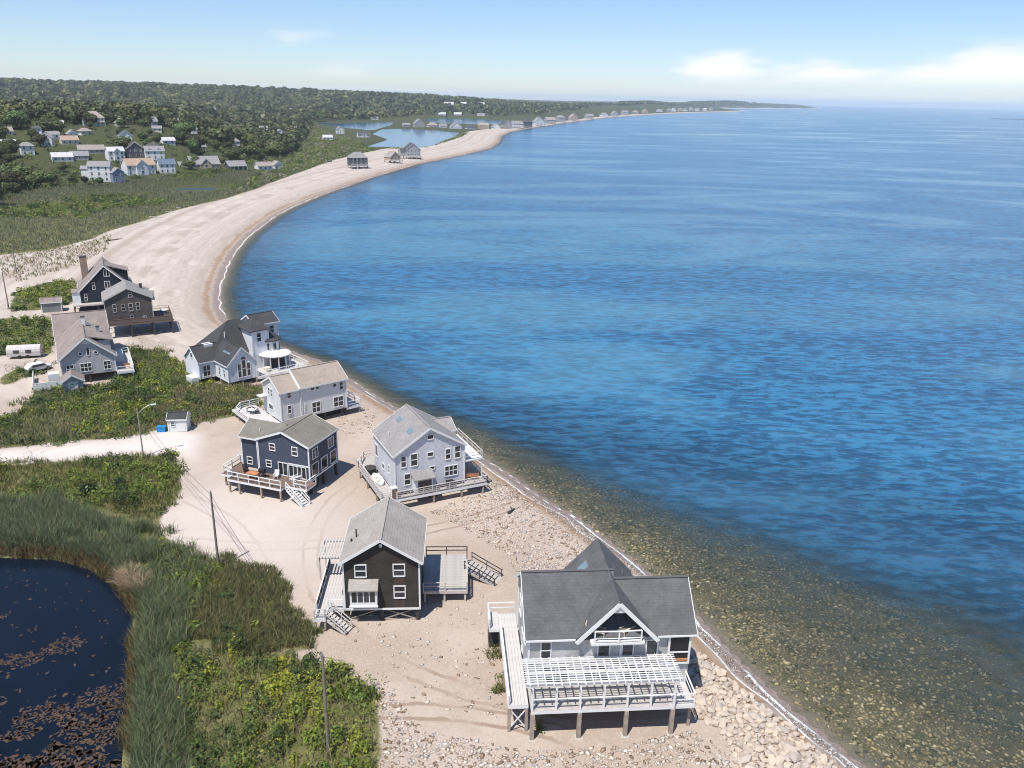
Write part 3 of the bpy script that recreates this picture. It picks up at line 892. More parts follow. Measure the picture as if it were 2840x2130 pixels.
def stairs(h, top, bot, width, n, m, railm=None, rails=True, name='stair', hgt=.95):
    """straight flight from top edge centre to bottom edge centre"""
    t, b = Vector(top), Vector(bot)
    run = Vector((b.x - t.x, b.y - t.y, 0)); L = run.length; d = run / L
    s = Vector((-d.y, d.x, 0))
    mb = MB()
    for sg in (-1, 1):
        c = s * (sg * (width / 2 - .04))
        pr = [(t + c + Vector((0, 0, -.05))), (t + c + Vector((0, 0, -.35))), (b + c + Vector((0, 0, -.12))), (b + c + Vector((0, 0, .12)))]
        pts = [p - s * .03 for p in pr] + [p + s * .03 for p in pr]
        mb.poly(pts, [(3, 2, 1, 0), (4, 5, 6, 7), (0, 1, 5, 4), (1, 2, 6, 5), (2, 3, 7, 6), (3, 0, 4, 7)])
    o = mb.build(name, m, h)
    for i in range(n):
        f = (i + .5) / n
        c = t.lerp(b, f) + Vector((0, 0, .02))
        beam(o, 'step', c - s * (width / 2 - .08), c + s * (width / 2 - .08), L / n * .92, .045, m)
    if rails:
        rm = railm or m
        for sg in (-1, 1):
            c = s * (sg * width / 2)
            for f in (0.02, 0.5, 0.97):
                p = t.lerp(b, f) + c
                beam(o, 'rail_post', p + Vector((0, 0, -.1)), p + Vector((0, 0, hgt)), .09, .09, rm)
            for k in (1.0, .5):
                beam(o, 'rail', t + c + Vector((0, 0, hgt * k)), b + c + Vector((0, 0, hgt * k)), .07, .09, rm)
    return o

def vent_pipe(roof, x, y, z, m=None, hgt=.5, r=.06):
    return MB().tube((x, y, z - .2), (x, y, z + hgt), r, r, 8).build('vent_pipe', m or M_WHITE, roof)

def skylight(roof, x, y, z, ang, axis, w=.8, l=1.1):
    """curb + glass lying in the roof slope; ang tilts about the axis"""
    o = MB().box(-w / 2, w / 2, -l / 2, l / 2, -.1, .10).build('skylight', M_GREYMETAL, roof, (x, y, z))
    o.rotation_euler = (ang, 0, 0) if axis == 'x' else (0, ang, 0)
    MB().box(-w / 2 + .06, w / 2 - .06, -l / 2 + .06, l / 2 - .06, .10, .125).build('pane', M_SKYGLASS, o)
    return o

def chimney(roof, x, y, z0, z1, w=.7, m=None):
    o = MB().box(x - w / 2, x + w / 2, y - w / 2, y + w / 2, z0, z1).build('chimney', m or M_BRICK, roof)
    MB().box(x - w / 2 - .07, x + w / 2 + .07, y - w / 2 - .07, y + w / 2 + .07, z1, z1 + .14).build('chimney_cap', M_DARKWOOD, o)
    return o

# furniture ---------------------------------------------------------------
def world_of(h, x, y, z):
    c, s = math.cos(h.rotation_euler.z), math.sin(h.rotation_euler.z)
    return (h.location.x + c * x - s * y, h.location.y + s * x + c * y, h.location.z + z)
def chair(h, x, y, z, rz, label, m, group=None, long=False):
    o = thing('deck_chair', label, 'chair', world_of(h, x, y, z), h.rotation_euler.z + rz, group)
    L = 1.35 if long else .55
    mb = MB()
    for i in range(5): mb.box(-.3 + i * .122, -.3 + i * .122 + .1, 0, L, .38, .42)
    mb.build('seat', m, o)
    bk = MB()
    for i in range(5):
        a = -.3 + i * .122
        bk.poly([(a, L, .40), (a + .1, L, .40), (a + .1, L + .03, .40), (a, L + .03, .40), (a, L + .25, 1.0), (a + .1, L + .25, 1.0), (a + .1, L + .28, 1.0), (a, L + .28, 1.0)],
                [(0, 1, 2, 3), (4, 5, 6, 7), (0, 1, 5, 4), (1, 2, 6, 5), (2, 3, 7, 6), (3, 0, 4, 7)])
    bk.build('backrest', m, o)
    for a in (-.29, .25):
        for b in (.02, L - .06): MB().box(a, a + .05, b, b + .05, 0, .38).build('leg', m, o)
        MB().box(a - .03, a + .08, .0, L, .58, .62).build('armrest', m, o)
    return o
def table(h, x, y, z, label, m, r=.6, round_=True, name='deck_table'):
    o = thing(name, label, 'table', world_of(h, x, y, z), h.rotation_euler.z)
    if round_:
        MB().lathe([(r, .70), (r, .74)], 18).build('table_top', m, o)
        MB().lathe([(.32, .0), (.30, .04), (.05, .06), (.05, .70)], 10).build('pedestal', m, o)
    else:
        MB().box(-r, r, -r * .6, r * .6, .70, .74).build('table_top', m, o)
        for sx_ in (-1, 1):
            for sy_ in (-1, 1): MB().box(sx_ * (r - .1) - .03, sx_ * (r - .1) + .03, sy_ * (r * .6 - .1) - .03, sy_ * (r * .6 - .1) + .03, 0, .70).build('leg', m, o)
    return o
def bench(h, x, y, z, rz, label, m, L=1.6):
    o = thing('deck_bench', label, 'bench', world_of(h, x, y, z), h.rotation_euler.z + rz)
    for i in range(3): MB().box(-L / 2, L / 2, .02 + i * .15, .15 + i * .15, .40, .44).build('seat_slat', m, o)
    for i in range(3): MB().box(-L / 2, L / 2, .50, .54, .52 + i * .15, .63 + i * .15).build('back_slat', m, o)
    for a in (-L / 2 + .08, L / 2 - .14):
        MB().box(a, a + .06, .02, .08, 0, .40).build('leg', m, o); MB().box(a, a + .06, .44, .50, 0, .98).build('leg', m, o)
    return o
def grill(h, x, y, z, label):
    o = thing('barbecue_grill', label, 'grill', world_of(h, x, y, z), h.rotation_euler.z)
    MB().box(-.4, .4, -.25, .25, .55, .85).build('firebox', M_BLACK, o)
    MB().prism([(-.27, .85), (.27, .85), (.22, 1.05), (.0, 1.15), (-.22, 1.05)], -.42, .42, 'x').build('lid', M_BLACK, o)
    MB().box(.42, .75, -.22, .22, .80, .84).build('side_shelf', M_BLACK, o)
    for a in (-.36, .30):
        for b in (-.2, .14): MB().box(a, a + .06, b, b + .06, 0, .55).build('leg', M_BLACK, o)
    return o
def thing_house(name, label, x, y, th, z=0.0):
    return thing(name, label, 'house', (x, y, z), th)

# colours of the big houses
R_A = mat('roof_charcoal', (0.115, 0.114, 0.12), 0.9, 0.2, 0.6, 'roof')
R_E = mat('roof_warm_grey', (0.35, 0.315, 0.285), 0.9, 0.14, 0.4, 'roof')
R_D = mat('roof_olive_grey', (0.20, 0.185, 0.155), 0.9, 0.14, 0.4, 'roof')
R_C = mat('roof_mid_grey', (0.285, 0.27, 0.26), 0.9, 0.14, 0.4, 'roof')
R_F = mat('roof_tan', (0.35, 0.29, 0.24), 0.9, 0.13, 0.4, 'roof')
R_G = mat('roof_slate', (0.06, 0.06, 0.064), 0.9, 0.2, 0.5, 'roof')
R_H = mat('roof_taupe', (0.27, 0.225, 0.205), 0.9, 0.2, 0.5, 'roof')
W_A = mat('wall_silver_shingle', (0.47, 0.46, 0.44), 0.9, 0.22, 0.8, 'shingle')
W_E = mat('wall_dark_shingle', (0.050, 0.043, 0.038), 0.9, 0.35, 0.7, 'shingle')
W_D = mat('wall_navy_clapboard', (0.062, 0.075, 0.105), 0.7, 0.10, 0.6, 'siding')
W_C = mat('wall_pale_grey_clapboard', (0.60, 0.60, 0.63), 0.7, 0.06, 0.5, 'siding')
W_F = mat('wall_light_grey_clapboard', (0.62, 0.63, 0.62), 0.7, 0.06, 0.5, 'siding')
W_G = mat('wall_white_clapboard', (0.72, 0.73, 0.76), 0.7, 0.05, 0.5, 'siding')
W_H = mat('wall_grey_shingle', (0.42, 0.42, 0.43), 0.8, 0.12, 0.6, 'shingle')
W_I = mat('wall_brown_grey_shingle', (0.105, 0.092, 0.084), 0.9, 0.2, 0.6, 'shingle')
W_J = mat('wall_black_navy', (0.020, 0.026, 0.040), 0.7, 0.15, 0.6, 'siding')

# ------------------------------------------------------------------ house with the white pergola (nearest)
A = thing_house('beach_house', 'silver-shingled beach house with charcoal cross-gable roof and white pergola deck, nearest the camera', 2.11, 53.716, 0.088)
WD, DEP_A = 3.1, 8.9
ze, zr = 7.62, 11.0
# walls: main block (left part), right part, rear wing
gable(A, 0, 7.6, WD, WD + DEP_A, 2.7, ze, zr, .35, W_A, R_A, 'x', fascia=False, oy1=0)
gable(A, 7.3, 13.47, WD + .06, WD + 6.9, 2.7, ze + .05, 10.75, .38, W_A, R_A, 'x', fascia=False, oy0=0, corner=False)
MB().prism([(4.2, 2.75), (10.1, 2.75), (10.1, 7.6), (7.167, 10.75), (4.2, 7.6)], WD + 2.2, 12.5, 'y').build('wing_wall', W_A, A)
# eave boards along the front, either side of the dormer gable
beam(A, 'gutter', (-.3, WD - .40, ze - .09), (3.75, WD - .40, ze - .09), .09, .14, M_WHITE)
beam(A, 'gutter', (10.55, WD - .38, ze - .05), (13.85, WD - .38, ze - .05), .09, .14, M_WHITE)
# dormer gable over the front: roof, white rakes, recessed balcony
zc = 11.05; wg = 6.65; xc = 7.167
mb = MB(); yb = WD - .62
rp = [(xc - wg / 2, 7.50 - .15), (xc - wg / 2, 7.50), (xc, zc), (xc + wg / 2, 7.50), (xc + wg / 2, 7.35), (xc, zc - .17)]
dr = mb.prism(rp, yb, 12.9, 'y').build('dormer_roof', R_A, A)
for sg in (-1, 1):
    beam(dr, 'rake_board', (xc + sg * (wg / 2 + .05), yb - .02, 7.36), (xc, yb - .02, zc - .12), .07, .34, M_WHITE)
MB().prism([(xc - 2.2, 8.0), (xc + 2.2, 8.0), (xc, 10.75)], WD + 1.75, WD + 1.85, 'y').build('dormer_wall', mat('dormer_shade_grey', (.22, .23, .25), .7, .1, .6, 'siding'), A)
MB().prism([(xc - .55, 10.05), (xc + .55, 10.05), (xc, zc - .25)], yb + .1, yb + .22, 'y').build('gable_board', M_WHITE, A)
fwin(A, xc - 1.15, xc - .1, 8.2, 9.9, WD + 1.74, 'single', trim=M_GREYMETAL); fwin(A, xc + .0, xc + 1.1, 8.2, 9.9, WD + 1.74, 'single', trim=M_GREYMETAL)
bal = MB().box(xc - 2.25, xc + 2.15, WD - 1.0, WD + 1.74, 7.36, 7.58).build('balcony', M_WHITE, A)
railing(bal, [(xc - 1.95, WD - .92), (xc, WD - .98), (xc + 1.85, WD - .92)], 7.58, 1.05, M_WHITE, 2.2, (1.0, 0.12))
for s_ in range(2):
    chair(A, xc - .95 + s_ * 1.35, WD - .1, 7.59, 1.2 - s_ * 2.2, ['striped cream deck chair left of the rail post on the dormer balcony', 'striped cream deck chair right of the rail post on the dormer balcony'][s_], M_CREAM, long=True)
# upper windows
fwin(A, .94, 1.88, 5.46, 7.21, WD, 'double'); fwin(A, 5.66, 6.74, 5.46, 7.09, WD, 'single'); fwin(A, 7.67, 8.72, 5.45, 7.05, WD, 'single'); fwin(A, 9.70, 10.76, 5.43, 7.06, WD + .05, 'single')
for a in (1.2, 4.6, 8.0): fwin(A, a, a + 2.2, 2.9, 4.9, WD, 'slider2')
lwin(A, WD + 2.2, WD + 3.4, 5.2, 6.9, 0.0, 'double'); lwin(A, WD + 6.2, WD + 7.6, 5.2, 6.9, 0.0, 'double'); lwin(A, WD + 4.0, WD + 5.2, 3.0, 5.0, 0.0, 'single')
# corner porch on the right
MB().box(11.7, 13.35, WD - .12, WD + .02, 4.95, 7.2).build('porch_shade_panel', M_BLACK, A)  # black panel on the wall, stands in for the shaded porch interior
for a in (11.62, 13.36): beam(A, 'porch_post', (a, WD - .14, 4.7), (a, WD - .14, 7.45), .16, .16, M_WHITE)
for z_ in (4.78, 5.85): beam(A, 'porch_rail', (11.7, WD - .16, z_), (13.3, WD - .16, z_), .1, .16 if z_ < 5 else .08, M_WHITE)
beam(A, 'porch_sill', (11.7, WD - .15, 5.1), (13.3, WD - .15, 5.1), .12, .2, M_TIMBER)
# front deck with its pergola
dk = deck(A, 0, 11.6, 0, WD, 2.95, M_DECK, 'x', .3)
railing(dk, [(0.05, .06), (11.55, .06)], 2.95, 1.05, M_WHITE, 1.93, (1.0,))
dk2 = deck(A, 11.62, 13.35, .25, WD, 2.75, M_DECKP, 'x', .3)
railing(dk2, [(11.7, .3), (13.3, .3), (13.3, WD)], 2.75, 1.05, M_WHITE, 2.2, (1.0, .5))
for i in range(7):
    x_ = .06 + i * 1.914
    beam(dk, 'pergola_post', (x_, .10, 2.9), (x_, .10, 5.28), .17, .17, M_WHITE)
pg = MB().box(-.5, 12.0, .0, .16, 5.25, 5.52).build('pergola', M_WHITE, A)
beam(pg, 'pergola_beam', (-.5, WD - .08, 5.30), (12.0, WD - .08, 5.30), .12, .3, M_WHITE)
beam(pg, 'pergola_beam', (-.4, 1.55, 5.33), (11.9, 1.55, 5.33), .10, .2, M_WHITE)
for i in range(20):
    x_ = -.2 + i * .63
    beam(pg, 'rafter', (x_, -.35, 5.60), (x_, WD - .02, 5.60), .08, .16, M_WHITE)
for i in range(12):
    y_ = -.1 + i * .27
    beam(pg, 'slat', (-.55, y_, 5.71), (12.05, y_, 5.71), .075, .05, M_WHITE)
piles(A, [(.1, .1), (3.9, .1), (7.72, .1), (11.5, .1)], 2.62, .16, M_PILE, True)
piles(A, [(13.2, 1.0)], 2.42, .13, M_PILE)
piles(A, [(x_, y_) for x_ in (.3, 3.9, 7.7, 11.5, 13.2) for y_ in (WD + .4, WD + 5.2, WD + 9.2) if not (y_ > 12 and (x_ < 4 or x_ > 11))], 2.72, .15, M_DARKWOOD)
MB().box(.3, 13.2, WD + .75, WD + .87, -.4, 2.7).build('added_shade_screen', M_DARKWOOD, A)  # added dark wall so the space under the floor reads black
beam(A, 'girder', (0, WD + .3, 2.5), (13.4, WD + .3, 2.5), .2, .4, M_DARKWOOD)
# side walkway on the left with its landing and steps
wk = deck(A, -1.78, -.12, 1.0, 13.6, 2.72, M_DECKP, 'y', .30)
railing(wk, [(-1.72, 1.06), (-1.72, 11.0)], 2.72, 1.0, M_WHITE, 2.0, (1.0, .5))
beam(wk, 'cross_brace', (-1.7, 1.1, .3), (-.2, 1.1, 2.4), .06, .09, M_WHITE); beam(wk, 'cross_brace', (-.2, 1.14, .3), (-1.7, 1.14, 2.4), .06, .09, M_WHITE)
piles(A, [(-1.65, 1.15), (-.25, 1.15), (-1.65, 6.0), (-1.65, 10.8), (-2.6, 13.5)], 2.38, .12, M_PILE)
ld = deck(A, -2.75, -1.8, 11.3, 14.0, 2.66, M_DECKP, 'x', .3)
railing(ld, [(-2.70, 11.4), (-2.70, 13.9), (-.2, 13.9)], 2.66, 1.05, M_WHITE, 2.0, (1.0, .5))
MB().box(-2.7, -1.8, 12.2, 13.6, -.4, 2.3).build('added_shade_screen', M_DARKWOOD, A)  # added dark block deepening the shade under the landing
skylight(dr, 5.55, 10.5, 9.36, -math.atan2(3.55, 3.32), 'y', 1.1, 1.1)
vent_pipe(dr, 8.9, 9.6, 9.2, M_GREYMETAL, .35)

# ------------------------------------------------------------------ dark brown gable house
Eh = thing_house('beach_house', 'dark brown shingled gable house on low piles with warm grey roof and white trim', -15.805, 69.197, 0.061)
w_, r_ = gable(Eh, 0, 7.27, 0, 8.23, 1.36, 6.70, 9.25, .38, W_E, R_E)
fwin(Eh, 1.06, 2.24, 4.95, 6.40); fwin(Eh, 4.73, 5.93, 5.02, 6.43); fwin(Eh, 4.75, 5.93, 2.58, 4.02)
MB().box(4.85, 5.85, -.02, .05, 1.5, 2.45).build('patched_shingles', mat('patch_brown', (.075, .055, .045), .9, .3, 1.0, 'shingle'), Eh)
MB().box(4.85, 5.85, -.02, .05, 4.08, 4.95).build('patched_shingles', MATS['patch_brown'], Eh)
bay = MB().box(.62, 3.22, -.72, .05, 2.25, 4.05).build('bay_window', M_WHITE, Eh)
for i in range(4):
    MB().box(.80 + i * .58, 1.28 + i * .58, -.735, -.70, 2.65, 3.85).build('pane', M_GLASS, bay)
MB().prism([(-.95, 3.92), (-.95, 4.06), (.02, 4.80), (.02, 4.62)], .5, 3.34, 'x').build('bay_roof', R_E, bay)
beam(bay, 'bay_sill', (.55, -.78, 2.2), (3.3, -.78, 2.2), .14, .14, M_WHITE)
beam(w_, 'water_table', (-.02, -.05, 1.42), (7.3, -.05, 1.42), .06, .2, M_WHITE)
MB().box(3.52, 3.78, -.05, .02, 8.25, 8.6).build('gable_vent', M_WHITE, Eh)
vent_pipe(r_, .95, 3.2, 7.7, M_BLACK, .75, .07); vent_pipe(r_, .5, 2.9, 7.3, M_BLACK, .22, .1)
piles(Eh, [(x_, y_) for x_ in (.2, 3.6, 7.05) for y_ in (.2, 4.0, 8.0)], 1.4, .14, M_DARKWOOD)
for (a, b_) in (((.3, .2), (3.5, 1.35)), ((3.7, 1.35), (6.9, .15)), ((3.7, .15), (6.9, 1.35))):
    beam(Eh, 'cross_brace', (a[0], .12, a[1]), (b_[0], .12, b_[1]), .05, .09, M_PILE)
MB().box(.1, 7.1, 4.2, 4.3, -.3, 1.4).build('added_shade_screen', M_DARKWOOD, Eh)  # added dark wall to blacken the gap below the floor
# left deck
dl = deck(Eh, -2.75, -.1, .0, 8.4, 1.42, M_DECKP, 'y', .29)
dl2 = deck(Eh, -2.75, -1.65, -1.55, -.02, 1.42, M_DECKP, 'y', .29)
railing(dl, [(-2.7, -.0), (-2.7, 8.35)], 1.42, 1.0, M_WHITE, 1.7, (1.0,), panel=M_DARKWOOD)
railing(dl2, [(-1.68, -1.5), (-2.7, -1.5), (-2.7, -.05)], 1.42, 1.0, M_TRIMGREY, 1.5, (1.0, .5))
railing(dl, [(-1.6, .05), (-.15, .05)], 1.42, 1.0, M_WHITE, 1.5, (1.0, .5))
stairs(Eh, (-1.55, -.78, 1.42), (.55, -1.75, .02), 1.2, 7, M_TRIMGREY, M_TRIMGREY)
piles(Eh, [(-2.65, -1.4), (-1.75, -1.4), (-2.65, 3.5), (-2.65, 8.2)], 1.1, .09, M_PILE)
bench(Eh, -.62, 3.6, 1.43, -math.pi / 2, 'dark timber bench on the narrow deck beside the brown house', M_DARKWOOD, 2.4)
# slatted sun shade at the rear left
ss_ = MB().box(-3.35, -.6, 5.45, 5.57, 3.75, 3.92).build('sun_shade', M_TRIMGREY, Eh)
beam(ss_, 'shade_beam', (-3.4, 8.9, 3.84), (-.6, 8.9, 3.84), .12, .18, M_TRIMGREY)
for i in range(9): beam(ss_, 'slat', (-3.3 + i * .32, 5.2, 4.0), (-3.3 + i * .32, 9.2, 4.0), .15, .07, M_TRIMGREY)
for p_ in ((-3.25, 5.5), (-3.25, 8.9)): beam(ss_, 'shade_post', (p_[0], p_[1], 1.3 if p_[1] < 8.4 else -.2), (p_[0], p_[1], 3.8), .12, .12, M_TRIMGREY)
# right deck and its steps
dr_ = deck(Eh, 7.4, 11.95, 3.0, 10.2, 1.36, M_DECK, 'x', .30, rimm=M_TRIMGREY)
railing(dr_, [(7.45, 3.05), (11.9, 3.05), (11.9, 6.9)], 1.36, .95, M_TRIMGREY, 2.2, (1.0, .55))
railing(dr_, [(11.9, 9.2), (11.9, 10.15), (7.45, 10.15)], 1.36, .95, M_DARKWOOD, 2.2, (1.0, .55))
stairs(Eh, (11.97, 8.1, 1.36), (15.3, 6.6, 0.0), 2.0, 8, M_DECK, M_DARKWOOD)
piles(Eh, [(7.6, 3.2), (11.7, 3.2), (11.7, 10.0), (9.6, 3.2)], 1.05, .09, M_TRIMGREY)

# ------------------------------------------------------------------ navy house with the wraparound deck
Dh = thing_house('beach_house', 'navy clapboard two-storey house with olive-grey roof and white-railed deck with stairs', -32.742, 98.784, -0.338)
w_, r_ = gable(Dh, 0, 7.57, 0, 6.71, 1.93, 6.62, 8.20, .22, W_D, R_D)
fwin(Dh, 1.71, 2.66, 5.25, 6.28); fwin(Dh, 5.08, 6.0, 5.05, 6.32); fwin(Dh, 1.02, 1.91, 2.80, 3.81)
fwin(Dh, 2.87, 4.35, 1.98, 3.85, style='slider2', name='patio_door'); fwin(Dh, 4.45, 7.1, 1.98, 3.72, style='slider4', name='patio_door')
beam(Dh, 'band_board', (4.4, -.05, 3.85), (7.5, -.05, 3.85), .06, .16, M_WHITE)
rwin(Dh, .75, 2.1, 4.55, 6.0, 7.57, 'slider2'); rwin(Dh, 4.5, 5.9, 4.55, 6.0, 7.57, 'slider2')
for a in (.45, 2.65, 4.85): rwin(Dh, a, a + 1.55, 2.2, 4.0, 7.57, 'single')
beam(w_, 'water_table', (7.62, -.05, 1.98), (7.62, 6.75, 1.98), .1, .18, M_WHITE)
# low wing on the left: lean roof running into the main slope
MB().prism([(0.55, 1.93), (5.6, 1.93), (5.6, 6.3), (2.9, 7.62), (.55, 6.3)], -3.0, .05, 'x').build('wing_wall', W_D, Dh)
wr = MB().prism([(.2, 6.18), (.2, 6.32), (2.9, 7.9), (5.9, 6.32), (5.9, 6.18), (2.9, 7.74)], -3.25, 2.6, 'x').build('wing_roof', R_D, Dh)
beam(wr, 'fascia_board', (-3.25, .19, 6.22), (-.2, .19, 6.22), .05, .2, M_WHITE)
beam(wr, 'rake_board', (-3.27, .2, 6.22), (-3.27, 2.9, 7.8), .05, .24, M_WHITE)
beam(Dh, 'corner_board', (-3.0, .55, 1.95), (-3.0, .55, 6.2), .14, .14, M_WHITE)
beam(Dh, 'downpipe', (-.12, -.08, 2.0), (-.12, -.08, 6.4), .12, .12, M_WHITE)
fwin(Dh, -2.35, -1.45, 2.4, 3.5, .55)
vent_pipe(wr, -.6, 1.4, 6.95, M_WHITE, .5)
piles(Dh, [(x_, y_) for x_ in (.3, 3.8, 7.4) for y_ in (.3, 3.3, 6.4)] + [(-2.8, .8), (-2.8, 5.4)], 1.95, .15, M_DARKWOOD)
MB().box(.2, 7.2, 2.2, 2.3, -.4, 1.95).build('added_shade_screen', M_DARKWOOD, Dh)  # added dark wall, stands in for deep shade beneath the house
d1 = deck(Dh, -2.6, 8.5, -2.3, -.03, 1.9, M_DECKBR, 'x', .3, single=True)
d2 = deck(Dh, -2.6, 5.5, -3.4, -2.32, 1.9, M_DECKBR, 'x', .3, single=True)
d3 = deck(Dh, -4.3, -2.62, -2.4, 1.6, 1.9, M_DECKBR, 'y', .3, single=True)
railing(d2, [(-2.55, -2.4), (-2.5, -3.35), (5.45, -3.35)], 1.9, 1.05, M_WHITE, 1.6, (1.0, .5))
railing(d1, [(6.7, -2.25), (8.45, -2.25), (8.45, -.05)], 1.9, 1.05, M_WHITE, 1.6, (1.0, .5))
railing(d3, [(-2.6, -2.35), (-4.2, -2.0), (-4.2, 1.5), (-3.1, 1.5)], 1.9, 1.05, M_WHITE, 1.8, (1.0, .5))
stairs(Dh, (6.1, -2.45, 1.9), (8.95, -3.2, .02), 1.2, 9, M_WHITE, M_WHITE)
piles(Dh, [(-2.4, -3.25), (-.9, -3.25), (2.4, -3.25), (5.3, -3.25), (8.3, -2.1), (-4.1, -1.8), (-4.1, 1.3)], 1.58, .10, M_PILE)
grill(Dh, 1.2, -1.2, 1.91, 'black grill against the wall on the navy house deck')
table(Dh, .3, -2.0, 1.91, 'low brown timber table on the navy house deck', M_TIMBER, .75, False)
chair(Dh, 3.2, -1.2, 1.91, .3, 'white deck chair beside the glass doors of the navy house', M_WHITE)
chair(Dh, 5.4, -1.2, 1.91, -.5, 'white deck lounger under the wide windows of the navy house', M_WHITE, long=True)
chair(Dh, -1.4, -1.0, 1.91, .9, 'black deck chair in the left corner of the navy house deck', M_BLACK)

# ------------------------------------------------------------------ pale grey house behind it, by the water
Ch = thing_house('beach_house', 'pale grey clapboard house with mid-grey roof, seaside balcony and grey wraparound deck', -14.339, 93.889, 0.461)
w_, r_ = gable(Ch, 0, 9.36, 0, 8.63, 1.62, 6.75, 9.85, .27, W_C, R_C)
for (a, b_, c_, d_) in ((.76, 1.54, 4.94, 6.58), (2.04, 3.03, 4.89, 6.66), (6.72, 7.5, 5.0, 6.55), (7.97, 8.84, 4.96, 6.72), (1.16, 2.08, 2.45, 4.07)): fwin(Ch, a, b_, c_, d_)
for (a, b_, c_, d_) in ((4.33, 5.2, 8.17, 8.85), (4.25, 5.16, 5.8, 6.5), (4.6, 5.3, 4.0, 4.5)): fwin(Ch, a, b_, c_, d_, style='single')
fwin(Ch, 6.6, 8.46, 2.64, 4.15, style='grid6')
en = MB().box(2.3, 4.6, -1.15, .02, 1.62, 3.55).build('entry_porch', M_WHITE, Ch)
MB().box(2.62, 4.42, -1.18, -1.1, 1.75, 3.3).build('pane', M_GLASS, en)
MB().prism([(-1.45, 3.42), (-1.45, 3.58), (.0, 4.25), (.0, 4.08)], 2.0, 4.85, 'x').build('porch_roof', R_C, en)
lwin(Ch, 1.9, 2.6, 3.4, 4.6, 0.0); lwin(Ch, 6.9, 8.0, 3.6, 5.4, 0.0, 'single'); lwin(Ch, 4.3, 5.2, 2.9, 3.8, 0.0, 'single')
for (y_, z_) in ((6.6, 8.72 - .0), (2.4, 8.72)): skylight(r_, 2.95, y_, 8.66, -math.atan2(3.1, 4.95), 'y', .8, 1.3)
vent_pipe(r_, .9, 5.0, 7.3, M_WHITE, .7)
# rear dormer block on the sea side
gable(Ch, 7.2, 9.9, 4.6, 8.6, 4.2, 7.0, 8.1, .2, W_C, R_C, 'x', corner=False)
dC = deck(Ch, -2.0, 0.0, -.5, 9.6, 1.5, M_DECK, 'y', .3, single=True, rimm=M_TRIMGREY)
dC2 = deck(Ch, -.3, 12.0, -1.56, -.52, 1.5, M_DECK, 'x', .3, single=True)
dC3 = deck(Ch, 9.4, 12.0, -.5, 9.0, 1.5, M_DECK, 'y', .3, single=True)
dC4 = deck(Ch, -1.6, 1.2, 9.62, 12.4, 1.5, M_DECK, 'y', .3, single=True, rimm=M_TRIMGREY)
railing(dC, [(-.3, -1.5), (-1.95, -.45), (-1.95, 9.6)], 1.5, 1.0, M_TRIMGREY, 1.7, (1.0, .75, .5, .25))
railing(dC4, [(-1.95, 9.6), (-.5, 12.3), (1.1, 12.35)], 1.5, 1.0, M_TRIMGREY, 1.7, (1.0, .5))
railing(dC2, [(-.25, -1.5), (11.95, -1.5)], 1.5, 1.0, M_TRIMGREY, 1.7, (1.0, .75, .5, .25))
railing(dC3, [(11.95, -1.5), (11.95, 8.95)], 1.5, 1.0, M_TRIMGREY, 1.7, (1.0, .5))
# white storage box and screen at the near corner
bx_ = MB().box(-.95, -.15, -1.42, -.7, 1.5, 3.1).build('screen_box', M_WHITE, Ch)
MB().box(-.88, -.22, -1.45, -1.40, 1.62, 2.95).build('screen_panel', M_DECKBR, bx_)
bc = MB().box(9.4, 12.0, -.05, 8.6, 4.25, 4.42).build('balcony', M_WHITE, Ch)
railing(bc, [(9.5, .0), (11.95, .0), (11.95, 8.5)], 4.42, .95, M_TRIMGREY, 1.7, (1.0, .55), glasspanel=True)
for p_ in ((11.9, .1), (11.9, 4.3), (11.9, 8.4)): beam(bc, 'balcony_post', (p_[0], p_[1], 1.5), (p_[0], p_[1], 4.25), .12, .12, M_WHITE)
piles(Ch, [(x_, y_) for x_ in (.3, 4.7, 9.1) for y_ in (.3, 4.3, 8.3)], 1.65, .15, M_DARKWOOD)
piles(Ch, [(.2, -1.4), (4.6, -1.4), (8.4, -1.4), (11.4, -1.4), (11.8, 4.0), (11.8, 8.6), (-1.85, 2.0), (-1.85, 6.0), (-1.85, 9.3)], 1.2, .10, M_PILE)
MB().box(.2, 9.2, 1.6, 1.7, -.5, 1.65).build('added_shade_screen', M_DARKWOOD, Ch)  # dark wall added to deepen the underfloor shade
chair(Ch, 10.8, 2.0, 1.51, 1.2, 'orange timber lounger on the seaside end of the pale grey house deck', M_TIMBER, long=True)
bench(Ch, 10.6, .4, 1.51, 2.8, 'orange timber bench at the deck corner nearest the water', M_TIMBER, 1.8)
grill(Ch, 6.9, -1.0, 1.51, 'black grill by the railing in front of the pale grey house')
o = thing('hot_tub', 'round black covered tub on the left deck of the pale grey house', 'tub', world_of(Ch, -1.05, 7.2, 1.51))
MB().lathe([(.72, 0), (.78, .3), (.78, .75)], 16).build('tub_shell', M_BLACK, o); MB().lathe([(.80, .75), (.80, .86), (.5, .92)], 16).build('lid', M_DARKWOOD, o)
o = thing('rowing_dinghy', 'small white dinghy lying on the left deck of the pale grey house', 'boat', world_of(Ch, -1.0, 4.4, 1.52), Ch.rotation_euler.z)
